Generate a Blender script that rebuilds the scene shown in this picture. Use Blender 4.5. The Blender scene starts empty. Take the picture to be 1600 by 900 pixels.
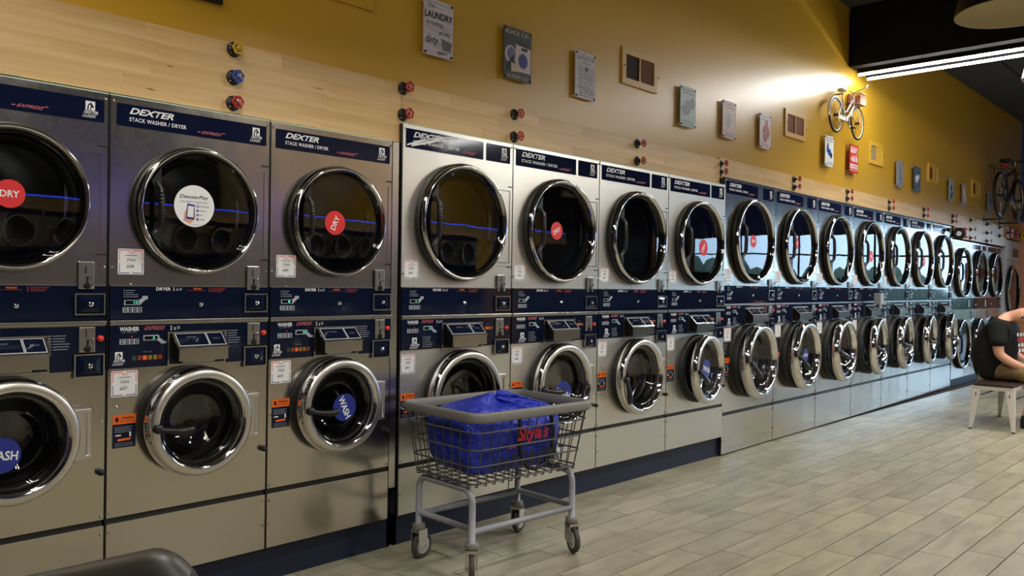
import bpy, bmesh, math, random
from mathutils import Vector, Matrix
random.seed(7)
PI = math.pi
SC = bpy.context.scene
COL = SC.collection

# ------------------------------------------------------------------ camera
CAM_H = 1.3018
TH, PIT, ROL = math.radians(43.336), math.radians(-0.26147), math.radians(0.8166)
F_PX = 1304.12
CP = Vector((0.0, -3.2, CAM_H))
FW = Vector((math.cos(TH)*math.cos(PIT), math.sin(TH)*math.cos(PIT), math.sin(PIT)))
RT = Vector((math.sin(TH), -math.cos(TH), 0))
UP = RT.cross(FW)
R2 = math.cos(ROL)*RT + math.sin(ROL)*UP
U2 = -math.sin(ROL)*RT + math.cos(ROL)*UP
cam = bpy.data.cameras.new('camera')
cam.sensor_width = 36.0
cam.sensor_fit = 'HORIZONTAL'
cam.lens = F_PX/1600*36.0
cam.clip_start = 0.05
cam.clip_end = 200
camo = bpy.data.objects.new('camera', cam)
COL.objects.link(camo)
camo.matrix_world = Matrix(((R2.x, U2.x, -FW.x, CP.x), (R2.y, U2.y, -FW.y, CP.y), (R2.z, U2.z, -FW.z, CP.z), (0, 0, 0, 1)))
SC.camera = camo

# ------------------------------------------------------------------ view, sky and tuning values
SC.view_settings.view_transform = 'Standard'
SC.view_settings.look = 'None'
SC.view_settings.gamma = 1.0
SC.view_settings.use_curve_mapping = False
SC.view_settings.exposure = 0.0
SC.cycles.max_bounces = 10
SC.cycles.transparent_max_bounces = 12
SC.cycles.caustics_reflective = False
SC.cycles.caustics_refractive = False
SC.cycles.sample_clamp_indirect = 4.0
SKY = 7.0            # daylight outside the storefront
LED_FAR = 84.0       # tube fixtures under the soffit
LED_NEAR = 36.0       # tube fixtures above the near end of the room
LED_BLUE = 5.5
PENDANT_W = 74.0     # bulb in each dome pendant
wd = bpy.data.worlds.new('sky')
SC.world = wd
wd.use_nodes = True
wt = wd.node_tree
bg = wt.nodes['Background']
bg.inputs['Color'].default_value = (0.50, 0.72, 1.0, 1)
bg.inputs['Strength'].default_value = SKY

# ------------------------------------------------------------------ materials
MATS = {}
def lin(r, g, b):
    def c(v):
        v /= 255.0
        return v/12.92 if v <= 0.04045 else ((v+0.055)/1.055)**2.4
    return (c(r), c(g), c(b), 1)
def mat(name, col, rough=0.5, metal=0.0, emit=None, es=0.0, coat=0.0, spec=0.5, var=0.0, aniso=0.0):
    m = bpy.data.materials.new(name)
    m.use_nodes = True
    nt = m.node_tree
    b = nt.nodes['Principled BSDF']
    b.inputs['Base Color'].default_value = col
    b.inputs['Roughness'].default_value = rough
    b.inputs['Metallic'].default_value = metal
    b.inputs['Specular IOR Level'].default_value = spec
    b.inputs['Coat Weight'].default_value = coat
    b.inputs['Coat Roughness'].default_value = 0.05
    b.inputs['Anisotropic'].default_value = aniso
    if emit:
        b.inputs['Emission Color'].default_value = emit
        b.inputs['Emission Strength'].default_value = es
    # a little grain in the finish of every surface
    n = nt.nodes.new('ShaderNodeTexNoise')
    n.inputs['Scale'].default_value = 60
    n.inputs['Detail'].default_value = 3
    tc = nt.nodes.new('ShaderNodeTexCoord')
    nt.links.new(tc.outputs['Object'], n.inputs['Vector'])
    mr = nt.nodes.new('ShaderNodeMapRange')
    mr.inputs['To Min'].default_value = max(0.0, rough-0.04)
    mr.inputs['To Max'].default_value = min(1.0, rough+0.04)
    nt.links.new(n.outputs['Fac'], mr.inputs['Value'])
    nt.links.new(mr.outputs['Result'], b.inputs['Roughness'])
    MATS[name] = m
    return m
def nodes(m):
    return m.node_tree, m.node_tree.nodes['Principled BSDF']
def add_noise(m, scale, vec='Object', stretch=(1, 1, 1), detail=4):
    nt, b = nodes(m)
    tc = nt.nodes.new('ShaderNodeTexCoord')
    mp = nt.nodes.new('ShaderNodeMapping')
    mp.inputs['Scale'].default_value = stretch
    n = nt.nodes.new('ShaderNodeTexNoise')
    n.inputs['Scale'].default_value = scale
    n.inputs['Detail'].default_value = detail
    nt.links.new(tc.outputs[vec], mp.inputs['Vector'])
    nt.links.new(mp.outputs['Vector'], n.inputs['Vector'])
    return n
def add_bump(m, n, strength, dist):
    nt, b = nodes(m)
    bu = nt.nodes.new('ShaderNodeBump')
    bu.inputs['Strength'].default_value = strength
    bu.inputs['Distance'].default_value = dist
    nt.links.new(n.outputs['Fac'], bu.inputs['Height'])
    nt.links.new(bu.outputs['Normal'], b.inputs['Normal'])
def ramp_col(m, src, stops):
    nt, b = nodes(m)
    r = nt.nodes.new('ShaderNodeValToRGB')
    el = r.color_ramp.elements
    while len(el) < len(stops):
        el.new(0.5)
    for e, (p, c) in zip(el, stops):
        e.position = p
        e.color = c
    nt.links.new(src, r.inputs['Fac'])
    nt.links.new(r.outputs['Color'], b.inputs['Base Color'])
    return r
def mix_rand(m, src_color, amount):
    """multiply a colour by a per-object random value"""
    nt, b = nodes(m)
    oi = nt.nodes.new('ShaderNodeObjectInfo')
    mr = nt.nodes.new('ShaderNodeMapRange')
    mr.inputs['To Min'].default_value = 1-amount
    mr.inputs['To Max'].default_value = 1+amount
    nt.links.new(oi.outputs['Random'], mr.inputs['Value'])
    mx = nt.nodes.new('ShaderNodeMixRGB')
    mx.blend_type = 'MULTIPLY'
    mx.inputs['Fac'].default_value = 1
    nt.links.new(src_color, mx.inputs['Color1'])
    nt.links.new(mr.outputs['Result'], mx.inputs['Color2'])
    nt.links.new(mx.outputs['Color'], b.inputs['Base Color'])

steel = mat('stainless', (0.60, 0.57, 0.51, 1), 0.19, 1.0)
add_bump(steel, add_noise(steel, 2.6, stretch=(1, 1, 0.5), detail=2), 0.6, 0.016)
steel_b = mat('stainless_satin', (0.74, 0.72, 0.65, 1), 0.36, 1.0)
add_bump(steel_b, add_noise(steel_b, 2.6, stretch=(1, 1, 0.5), detail=2), 0.35, 0.012)
steel2 = mat('steel_trim', (0.62, 0.60, 0.57, 1), 0.22, 1.0)
satin = mat('satin_steel', (0.66, 0.63, 0.58, 1), 0.34, 1.0)
chrome = mat('chrome', (0.80, 0.79, 0.78, 1), 0.07, 1.0)
navy = mat('navy_panel', lin(16, 24, 46), 0.06, spec=0.4)
navy_band = mat('navy_banner', lin(17, 24, 50), 0.08, spec=0.25)
navy_kick = mat('navy_plinth', lin(15, 27, 52), 0.5)
black = mat('black_plastic', lin(18, 18, 19), 0.38)
rubber = mat('black_rubber', lin(14, 14, 15), 0.55)
darkgap = mat('dark_void', lin(8, 8, 9), 0.8)
white = mat('white_print', lin(232, 232, 234), 0.5)
silver_print = mat('silver_print', lin(168, 172, 180), 0.45)
red_print = mat('red_print', lin(214, 40, 42), 0.45)
rose_print = mat('rose_print', lin(188, 92, 104), 0.45)
blue_print = mat('blue_print', lin(28, 44, 132), 0.45)
orange = mat('orange_print', lin(240, 108, 22), 0.5)
dim_red = mat('dim_red_print', lin(150, 44, 28), 0.5)
dim_yellow = mat('dim_yellow_print', lin(150, 112, 30), 0.5)
dim_green = mat('dim_green_print', lin(18, 70, 44), 0.5)
grey_print = mat('grey_print', lin(120, 126, 140), 0.5)
ink = mat('black_ink', lin(24, 24, 28), 0.5)
disp = mat('display_window', lin(6, 14, 12), 0.15)
disp_on = mat('display_digits', lin(40, 200, 150), 0.4, emit=(0.1, 0.9, 0.6, 1), es=0.9)
button_red = mat('red_button', lin(216, 52, 34), 0.35)
drum = mat('drum_steel', (0.36, 0.36, 0.36, 1), 0.42, 1.0)
gloss_black = mat('gloss_black', lin(10, 10, 11), 0.06)
drumh = add_noise(drum, 3.0)
cabm = mat('cabinet_grey', lin(70, 72, 76), 0.5, 0.6)
coinm = mat('coin_plate', (0.42, 0.40, 0.37, 1), 0.3, 1.0)
whitep = mat('white_enamel', lin(214, 218, 222), 0.35)
glass = bpy.data.materials.new('door_glass')
glass.use_nodes = True
nt = glass.node_tree
nt.nodes.clear()
go = nt.nodes.new('ShaderNodeOutputMaterial')
gt = nt.nodes.new('ShaderNodeBsdfTransparent')
gt.inputs['Color'].default_value = (0.62, 0.63, 0.62, 1)
gg = nt.nodes.new('ShaderNodeBsdfGlossy')
gg.inputs['Roughness'].default_value = 0.015
gg.inputs['Color'].default_value = (1, 1, 1, 1)
gf = nt.nodes.new('ShaderNodeFresnel')
gf.inputs['IOR'].default_value = 1.75
gm = nt.nodes.new('ShaderNodeMixShader')
nt.links.new(gf.outputs['Fac'], gm.inputs['Fac'])
nt.links.new(gt.outputs['BSDF'], gm.inputs[1])
nt.links.new(gg.outputs['BSDF'], gm.inputs[2])
nt.links.new(gm.outputs['Shader'], go.inputs['Surface'])
wash_glass = glass.copy()
wash_glass.name = 'washer_glass'
wash_glass.node_tree.nodes['Transparent BSDF'].inputs['Color'].default_value = (0.88, 0.89, 0.88, 1)
pane_m = glass.copy()
pane_m.name = 'window_glass'
pane_m.node_tree.nodes['Transparent BSDF'].inputs['Color'].default_value = (0.93, 0.95, 0.95, 1)
pane_m.node_tree.nodes['Fresnel'].inputs['IOR'].default_value = 1.45

wallm = mat('yellow_paint', lin(200, 156, 44), 0.33)
add_bump(wallm, add_noise(wallm, 90, detail=2), 0.25, 0.002)
blue_paint = mat('blue_paint', lin(40, 70, 150), 0.5)
salmon = mat('salmon_paint', lin(214, 150, 120), 0.6)
ceil_m = mat('ceiling_black', lin(60, 66, 72), 0.75)
beam_m = mat('soffit_black', lin(15, 16, 18), 0.8, spec=0.2)
floor_base = mat('grout', lin(70, 60, 48), 0.9)
tile = mat('wood_look_tile', lin(172, 160, 134), 0.36)
tn = add_noise(tile, 3.0, 'Object', (1.0, 4.5, 4.5), 5)
tr = ramp_col(tile, tn.outputs['Fac'], [(0.25, lin(140, 133, 114)), (0.5, lin(166, 159, 136)), (0.75, lin(182, 175, 150))])
# shift the grain from one tile to the next
ntile, btile = nodes(tile)
oi = ntile.nodes.new('ShaderNodeObjectInfo')
vm = ntile.nodes.new('ShaderNodeVectorMath')
vm.operation = 'ADD'
mp = [n for n in ntile.nodes if n.type == 'MAPPING'][0]
sc10 = ntile.nodes.new('ShaderNodeMath')
sc10.operation = 'MULTIPLY'
sc10.inputs[1].default_value = 40.0
ntile.links.new(oi.outputs['Random'], sc10.inputs[0])
tcn = [n for n in ntile.nodes if n.type == 'TEX_COORD'][-1]
ntile.links.new(tcn.outputs['Object'], vm.inputs[0])
ntile.links.new(sc10.outputs['Value'], vm.inputs[1])
ntile.links.new(vm.outputs['Vector'], mp.inputs['Vector'])
mix_rand(tile, tr.outputs['Color'], 0.10)
add_bump(tile, tn, 0.06, 0.002)
maple = mat('maple_stave', lin(208, 172, 116), 0.42)
wn = add_noise(maple, 3.0, 'Object', (0.5, 9, 9), 5)
wr = ramp_col(maple, wn.outputs['Fac'], [(0.25, lin(198, 156, 94)), (0.55, lin(216, 180, 124)), (0.8, lin(224, 194, 142))])
mix_rand(maple, wr.outputs['Color'], 0.075)
darkwood = mat('dark_walnut', lin(44, 32, 25), 0.45)
ven_wood = mat('vent_wood', lin(112, 62, 26), 0.65, spec=0.15)
ven_dark = mat('vent_dark_screen', lin(44, 27, 18), 0.65, spec=0.15)
ven_frame = mat('vent_frame_tan', lin(206, 160, 74), 0.45)
cart_grey = mat('cart_grey_paint', lin(150, 152, 160), 0.4)
wire_m = mat('coated_wire', lin(74, 74, 76), 0.42)
bumper = mat('grey_vinyl', lin(122, 120, 116), 0.5)
bagm = mat('blue_tarp', lin(28, 48, 178), 0.36)
add_bump(bagm, add_noise(bagm, 14, detail=6), 1.0, 0.05)
bag_strap = mat('black_webbing', lin(18, 18, 24), 0.6)
wheel_white = mat('caster_white', lin(200, 198, 196), 0.45)
tyre_m = mat('grey_tyre', lin(66, 62, 58), 0.6)
skin_m = mat('skin', lin(214, 158, 130), 0.5)
shirt_m = mat('black_cotton', lin(26, 27, 28), 0.85, spec=0.2)
khaki = mat('khaki_cotton', lin(140, 118, 84), 0.85, spec=0.2)
add_bump(khaki, add_noise(khaki, 14, detail=4), 0.6, 0.02)
add_bump(shirt_m, add_noise(shirt_m, 8, detail=3), 0.5, 0.02)
bench_white = mat('worn_white_paint', lin(206, 200, 192), 0.45)
vinyl = mat('dark_vinyl', lin(52, 50, 46), 0.42)
iron = mat('dark_iron', lin(42, 40, 40), 0.5, 0.4)
v_red = mat('red_enamel', lin(176, 30, 34), 0.35)
v_blue = mat('blue_enamel', lin(34, 78, 168), 0.35)
v_yel = mat('yellow_enamel', lin(218, 176, 30), 0.35)
v_teal = mat('teal_enamel', lin(60, 140, 120), 0.4)
led_w = mat('led_diffuser', (1, 1, 1, 1), 0.5, emit=(1.0, 0.985, 0.95, 1), es=LED_FAR)
led_n = mat('led_diffuser_dimmed', (1, 1, 1, 1), 0.5, emit=(1.0, 0.93, 0.80, 1), es=LED_NEAR)
led_b = mat('blue_led_strip', (0.1, 0.15, 1, 1), 0.5, emit=(0.03, 0.08, 1.0, 1), es=LED_BLUE)
pend_in = mat('pendant_lining', lin(190, 176, 136), 0.4)
dark_wall = mat('charcoal_paint', lin(44, 42, 42), 0.6)
lit_gap = mat('lit_gap_mint', lin(196, 222, 206), 0.35)  # pale mint colour stands in for light leaking over the machine tops
pend_out = mat('pendant_black', lin(16, 15, 15), 0.35)
hedge = mat('hedge_leaves', lin(72, 84, 68), 0.9)
asphalt = mat('asphalt', lin(84, 86, 90), 0.9)

# ------------------------------------------------------------------ mesh helpers
class MB:
    def __init__(s):
        s.v, s.f, s.m, s.s = [], [], [], []
        s.mats = []
    def mi(s, m):
        if m not in s.mats:
            s.mats.append(m)
        return s.mats.index(m)
    def face(s, idx, m, smooth=False):
        s.f.append(idx)
        s.m.append(s.mi(m))
        s.s.append(smooth)
    def box(s, x0, x1, y0, y1, z0, z1, m, skip=()):
        b = len(s.v)
        s.v += [(x, y, z) for z in (z0, z1) for y in (y0, y1) for x in (x0, x1)]
        fs = {'bottom': (0, 2, 3, 1), 'top': (4, 5, 7, 6), 'front': (0, 1, 5, 4), 'back': (2, 6, 7, 3), 'left': (0, 4, 6, 2), 'right': (1, 3, 7, 5)}
        for k, q in fs.items():
            if k not in skip:
                s.face([b+i for i in q], m)
        return s
    def ring_faces(s, a, b, n, m, smooth, closed=True):
        for i in range(n if closed else n-1):
            j = (i+1) % n
            s.face([a+i, a+j, b+j, b+i], m, smooth)
    def lathe(s, prof, m, n=48, c=(0, 0, 0), axis='y', smooth=True, loop=False, mlist=None):
        """prof: (radius, height along axis)"""
        rings = []
        for r, h in prof:
            b = len(s.v)
            rr = max(r, 1e-5)
            for i in range(n):
                a = 2*PI*i/n
                if axis == 'y':
                    s.v.append((c[0]+rr*math.cos(a), c[1]+h, c[2]+rr*math.sin(a)))
                elif axis == 'z':
                    s.v.append((c[0]+rr*math.cos(a), c[1]+rr*math.sin(a), c[2]+h))
                else:
                    s.v.append((c[0]+h, c[1]+rr*math.cos(a), c[2]+rr*math.sin(a)))
            rings.append(b)
        k = len(rings)
        for q in range(k if loop else k-1):
            s.ring_faces(rings[q], rings[(q+1) % k], n, mlist[q] if mlist else m, smooth)
        return s
    def cyl(s, p0, p1, r0, m, r1=None, n=14, caps=True, smooth=True):
        p0, p1 = Vector(p0), Vector(p1)
        r1 = r0 if r1 is None else r1
        d = (p1-p0).normalized()
        a = Vector((0, 0, 1)) if abs(d.z) < 0.9 else Vector((1, 0, 0))
        e1 = d.cross(a).normalized()
        e2 = d.cross(e1)
        b0 = len(s.v)
        for p, r in ((p0, r0), (p1, r1)):
            for i in range(n):
                t = 2*PI*i/n
                s.v.append(tuple(p+e1*(r*math.cos(t))+e2*(r*math.sin(t))))
        s.ring_faces(b0, b0+n, n, m, smooth)
        if caps:
            s.face([b0+i for i in range(n)], m)
            s.face([b0+n+i for i in reversed(range(n))], m)
        return s
    def tube(s, pts, r, m, n=8, closed=False, caps=True, radii=None):
        pts = [Vector(p) for p in pts]
        k = len(pts)
        rings = []
        prev = None
        for i, p in enumerate(pts):
            if closed:
                d = (pts[(i+1) % k]-pts[i-1]).normalized()
            else:
                d = (pts[min(i+1, k-1)]-pts[max(i-1, 0)]).normalized()
            if prev is None:
                a = Vector((0, 0, 1)) if abs(d.z) < 0.9 else Vector((1, 0, 0))
                e1 = d.cross(a).normalized()
            else:
                e1 = (prev-d*prev.dot(d)).normalized()
            prev = e1
            e2 = d.cross(e1)
            b = len(s.v)
            rr = radii[i] if radii else r
            for q in range(n):
                t = 2*PI*q/n
                s.v.append(tuple(p+e1*(rr*math.cos(t))+e2*(rr*math.sin(t))))
            rings.append(b)
        for i in range(k-1):
            s.ring_faces(rings[i], rings[i+1], n, m, True)
        if closed:
            s.ring_faces(rings[-1], rings[0], n, m, True)
        elif caps:
            s.face([rings[0]+i for i in range(n)], m)
            s.face([rings[-1]+i for i in reversed(range(n))], m)
        return s
    def torus(s, c, R, r, m, axis='y', n=32, k=8, sx=1.0):
        pts = []
        for i in range(n):
            a = 2*PI*i/n
            u, w = R*math.cos(a)*sx, R*math.sin(a)
            if axis == 'y':
                pts.append((c[0]+u, c[1], c[2]+w))
            elif axis == 'z':
                pts.append((c[0]+u, c[1]+w, c[2]))
            else:
                pts.append((c[0], c[1]+u, c[2]+w))
        return s.tube(pts, r, m, k, closed=True)
    def poly(s, pts, y0, y1, m, side=None):
        """outline in x,z (counter-clockwise seen from -y) extruded from y0 (front) to y1 (back)"""
        n = len(pts)
        b = len(s.v)
        s.v += [(x, y0, z) for x, z in pts]+[(x, y1, z) for x, z in pts]
        s.face([b+i for i in range(n)], m)
        if y1 != y0:
            s.face([b+n+i for i in reversed(range(n))], side or m)
            for i in range(n):
                j = (i+1) % n
                s.face([b+j, b+i, b+n+i, b+n+j], side or m)
        return s
    def holed(s, x0, x1, z0, z1, cx, cz, R, y0, y1, m, n=56):
        """plate with a round hole"""
        angs = [2*PI*i/n for i in range(n)]
        for x, z in ((x0, z0), (x1, z0), (x1, z1), (x0, z1)):
            angs.append(math.atan2(z-cz, x-cx) % (2*PI))
        angs = sorted(angs)
        k = len(angs)
        out, inn = [], []
        for a in angs:
            ca, sa = math.cos(a), math.sin(a)
            t = 1e9
            if ca > 1e-9: t = min(t, (x1-cx)/ca)
            if ca < -1e-9: t = min(t, (x0-cx)/ca)
            if sa > 1e-9: t = min(t, (z1-cz)/sa)
            if sa < -1e-9: t = min(t, (z0-cz)/sa)
            out.append((cx+ca*t, cz+sa*t))
            inn.append((cx+ca*R, cz+sa*R))
        b = len(s.v)
        for y in (y0, y1):
            s.v += [(x, y, z) for x, z in out]+[(x, y, z) for x, z in inn]
        for i in range(k):
            j = (i+1) % k
            s.face([b+i, b+j, b+k+j, b+k+i], m)                       # front
            s.face([b+k+i, b+k+j, b+3*k+j, b+3*k+i], m, True)         # hole wall
            s.face([b+j, b+i, b+2*k+i, b+2*k+j], m)                   # outer edge
        return s
    def ball(s, c, r, m, sc=(1, 1, 1), n=16, k=10):
        b = len(s.v)
        for j in range(1, k):
            t = PI*j/k
            for i in range(n):
                a = 2*PI*i/n
                s.v.append((c[0]+r*sc[0]*math.sin(t)*math.cos(a), c[1]+r*sc[1]*math.sin(t)*math.sin(a), c[2]+r*sc[2]*math.cos(t)))
        top = len(s.v)
        s.v.append((c[0], c[1], c[2]+r*sc[2]))
        s.v.append((c[0], c[1], c[2]-r*sc[2]))
        for j in range(k-2):
            for i in range(n):
                q = (i+1) % n
                s.face([b+j*n+i, b+(j+1)*n+i, b+(j+1)*n+q, b+j*n+q], m, True)
        for i in range(n):
            q = (i+1) % n
            s.face([top, b+i, b+q], m, True)
            s.face([top+1, b+(k-2)*n+q, b+(k-2)*n+i], m, True)
        return s
    def mesh(s, name, bevel=0.0):
        me = bpy.data.meshes.new(name)
        me.from_pydata(s.v, [], s.f)
        for mm in s.mats:
            me.materials.append(mm)
        me.polygons.foreach_set('material_index', s.m)
        me.polygons.foreach_set('use_smooth', s.s)
        me.update()
        if bevel:
            bm = bmesh.new()
            bm.from_mesh(me)
            bmesh.ops.remove_doubles(bm, verts=bm.verts, dist=1e-5)
            es = [e for e in bm.edges if len(e.link_faces) == 2 and e.calc_face_angle() > 0.5]
            bmesh.ops.bevel(bm, geom=es, offset=bevel, segments=2, profile=0.6, affect='EDGES', clamp_overlap=True)
            bm.to_mesh(me)
            bm.free()
        return me

def ob(name, me, parent=None, loc=(0, 0, 0), rot=(0, 0, 0), scale=(1, 1, 1)):
    if isinstance(me, MB):
        me = me.mesh(name)
    o = bpy.data.objects.new(name, me)
    COL.objects.link(o)
    o.parent = parent
    o.location = loc
    o.rotation_euler = rot
    o.scale = scale
    return o
def tag(o, label=None, cat=None, group=None, kind=None):
    if label: o['label'] = label
    if cat: o['category'] = cat
    if group: o['group'] = group
    if kind: o['kind'] = kind
    return o
def thing(name, label, cat, loc=(0, 0, 0), rz=0.0, group=None):
    o = bpy.data.objects.new(name, None)
    COL.objects.link(o)
    o.location = loc
    o.rotation_euler = (0, 0, rz)
    o.empty_display_size = 0.1
    return tag(o, label, cat, group)
CACHE = {}
def cm(key, fn, bevel=0.0):
    """mesh cache: alike pieces share their data"""
    if key not in CACHE:
        mb = MB()
        fn(mb)
        CACHE[key] = mb.mesh('_'.join(str(k) for k in key) if isinstance(key, tuple) else key, bevel)
    return CACHE[key]
def text_mesh(txt, m, shear=0.0, bold=0.0, spacing=1.0):
    key = ('text', txt, m.name, shear, bold, spacing)
    if key in CACHE:
        return CACHE[key]
    cu = bpy.data.curves.new('lettering', 'FONT')
    cu.body = txt
    cu.resolution_u = 3
    cu.shear = shear
    cu.offset = bold
    cu.space_character = spacing
    to = bpy.data.objects.new('lettering', cu)
    COL.objects.link(to)
    dg = bpy.context.evaluated_depsgraph_get()
    me = bpy.data.meshes.new_from_object(to.evaluated_get(dg))
    bpy.data.objects.remove(to)
    bpy.data.curves.remove(cu)
    xs = [v.co.x for v in me.vertices]
    ys = [v.co.y for v in me.vertices]
    x0, x1, y0, y1 = min(xs), max(xs), min(ys), max(ys)
    for v in me.vertices:
        v.co = ((v.co.x-x0)/(x1-x0), 0, (v.co.y-y0)/(y1-y0))
    me.materials.clear()
    me.materials.append(m)
    me.name = 'lettering'
    CACHE[key] = me
    return me
def text(txt, m, parent, u0, u1, z0, z1, y=-0.001, shear=0.0, bold=0.0, name='lettering', rot=0.0, spacing=1.0):
    me = text_mesh(txt, m, shear, bold, spacing)
    if rot:
        cx, cz, w, h = (u0+u1)/2, (z0+z1)/2, u1-u0, z1-z0
        c, s_ = math.cos(rot), math.sin(rot)
        lx = cx-(c*w/2-s_*h/2)
        lz = cz-(s_*w/2+c*h/2)
        return ob(name, me, parent, (lx, y, lz), (0, -rot, 0), (w, 1, h))
    return ob(name, me, parent, (u0, y, z0), (0, 0, 0), (u1-u0, 1, z1-z0))
def rect(m, parent, u0, u1, z0, z1, y=-0.001, name='print_block'):
    me = cm(('rect', m.name), lambda b: b.poly([(0, 0), (1, 0), (1, 1), (0, 1)], 0, 0, m))
    return ob(name, me, parent, (u0, y, z0), (0, 0, 0), (u1-u0, 1, z1-z0))
def disc_pts(cx, cz, r, n=40):
    return [(cx+r*math.cos(2*PI*i/n), cz+r*math.sin(2*PI*i/n)) for i in range(n)]
# ------------------------------------------------------------------ the room
X0, X1, YR, ZC = -3.6, 16.05, -7.2, 4.13
def yw(x): return 0.06+0.012*(x-3)            # face of the yellow wall
def slab(mb, x0, x1, off, th, z0, z1, m):
    b = len(mb.v)
    for z in (z0, z1):
        mb.v += [(x0, yw(x0)+off, z), (x1, yw(x1)+off, z), (x0, yw(x0)+off+th, z), (x1, yw(x1)+off+th, z)]
    for q in ((0, 2, 3, 1), (4, 5, 7, 6), (0, 1, 5, 4), (2, 6, 7, 3), (0, 4, 6, 2), (1, 3, 7, 5)):
        mb.face([b+i for i in q], m)
    return mb
def struct(name, mb, parent=None):
    o = ob(name, mb, parent)
    if parent is None:
        o['kind'] = 'structure'
    return o
floor = struct('floor', MB().box(X0, X1+0.2, YR-0.2, 1.3, -0.12, -0.008, floor_base))
floor['label'] = 'grey-beige wood-look plank tile floor'
wl = struct('wall_left', slab(MB(), X0, X1, 0, 0.12, 2.2, ZC, wallm))
wl['label'] = 'golden yellow painted wall above the maple board'
struct('wall_near', MB().box(X0, -0.115, 0.0, 0.14, -0.008, 2.199, wallm))
struct('wall_alcove', MB().box(X0, X1, 1.2, 1.3, -0.008, 2.3, darkgap).box(X0, X1, 0.2, 1.2, 2.26, 2.3, darkgap))
wr_ = struct('wall_right', MB().box(X0, 5.6, YR-0.15, YR, -0.008, ZC, dark_wall).box(5.6, 11.2, YR-0.15, YR, -0.008, ZC, wallm).box(11.2, X1, YR-0.15, YR, -0.008, ZC, dark_wall))
struct('wall_back', MB().box(X0-0.15, X0, YR, 1.3, -0.008, ZC, dark_wall))
# end wall with the storefront windows
struct('wall_end', MB().box(X1, X1+0.18, -0.35, 1.3, -0.008, 2.46, salmon)
       .box(X1, X1+0.18, YR-0.15, -1.9875, -0.008, 1.30, dark_wall)
       .box(X1, X1+0.18, YR-0.15, -6.9, 1.30, 2.46, salmon)
       .box(X1-0.02, X1+0.18, YR-0.15, 1.3, 2.46, ZC, blue_paint)
       )
for i in range(4):
    ya, yb = -0.35-1.6375*i, -0.35-1.6375*(i+1)
    sl = 0.0 if i == 0 else 1.30
    fr = MB()
    for (a, b, c, d) in ((ya-0.05, ya, sl, 2.46), (yb, yb+0.05, sl, 2.46), (yb, ya, sl, sl+0.05), (yb, ya, 2.41, 2.46), (yb, ya, 1.90, 1.94)):
        fr.box(X1+0.04, X1+0.1, a, b, c, d, iron)
    w = struct('window_%d' % i if i else 'door_1', fr)
    ob('pane', MB().box(X1+0.065, X1+0.071, yb+0.05, ya-0.05, sl+0.05, 1.90, pane_m), w)
    ob('pane', MB().box(X1+0.065, X1+0.071, yb+0.05, ya-0.05, 1.94, 2.41, pane_m), w)
struct('ground_outside', MB().box(X1+0.18, 60, -30, 25, -0.2, -0.1, asphalt))
hb = MB()
for i in range(26):
    hb.ball((30+random.random()*5, -26+i*1.9, 0.2+random.random()*0.6), 1.3+random.random()*0.6, hedge, n=10, k=7)
tag(ob('hedge', hb), 'green hedge across the street outside the storefront', 'hedge', kind='stuff')

# floor tiles: rows along the machines, joints stepping by a third
PITCH, ROW = 0.515, 0.1735
OFFS = (0.31, 0.50, 0.12)
def project(p):
    v = Vector(p)-CP
    z = v.dot(FW)
    if z < 0.3:
        return None
    return 800+F_PX*v.dot(R2)/z, 450-F_PX*v.dot(U2)/z, z
cand = []
for k in range(-2, 26):
    ya = -0.27-ROW*k
    yb = ya-ROW
    off = OFFS[k % 3]
    n0 = int((X0)/PITCH)
    for j in range(n0, int(X1/PITCH)+1):
        xa = off+j*PITCH
        xb = xa+PITCH
        if xb > X1 or xa < X0:
            continue
        if k <= -2 and yb < 0.0 and ya > 0.3:
            continue
        c = project(((xa+xb)/2, (ya+yb)/2, 0))
        size = -1.0
        if c:
            pts = [project((x, y, 0)) for x in (xa, xb) for y in (ya, yb)]
            if all(pts) and any(-20 < p[0] < 1620 and p[1] < 915 for p in pts):
                size = 1.0/(c[2]**2)
        cand.append((size, xa, xb, ya, yb))
cand.sort(reverse=True)
G = 0.0026
tile_me = cm('floor_tile', lambda b: b.box(-PITCH/2+G, PITCH/2-G, -ROW/2+G, ROW/2-G, -0.008, 0.0, tile))
for s_, xa, xb, ya, yb in cand[:298]:
    ob('tile', tile_me, floor, ((xa+xb)/2, (ya+yb)/2, random.uniform(-0.0006, 0.0)))
rest = MB()
for s_, xa, xb, ya, yb in cand[298:]:
    rest.box(xa+G, xb-G, yb+G, ya-G, -0.008, -0.0003, tile, skip=('bottom',))
y_far = -0.27-ROW*26
for j in range(int((X1-X0)/PITCH)):
    for k in range(26, 40):
        xa = X0+j*PITCH
        ya = -0.27-ROW*k
        rest.box(xa+G, xa+PITCH-G, ya-ROW+G, ya-G, -0.008, -0.0003, tile, skip=('bottom',))
tag(ob('tile_field', rest, floor), kind='stuff')

# ceiling: dark grid with lay-in panels over the far half
ceil = struct('ceiling', MB().box(X0-0.1, X1+0.1, YR-0.1, 1.3, ZC, ZC+0.1, ceil_m))
ceil['label'] = 'black painted suspended ceiling'
pan = cm('ceiling_panel', lambda b: b.box(0.012, 1.208, -0.598, -0.012, ZC-0.035, ZC, ceil_m))
for i in range(6):
    for j in range(8):
        ob('panel', pan, ceil, (9.04+1.22*i, 0.09-0.61*j, 0))
bo = struct('soffit', MB().box(8.40, 8.76, YR, 0.12, 3.53, ZC-0.036, beam_m))
bo['label'] = 'black soffit crossing the room from the yellow wall'

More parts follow.
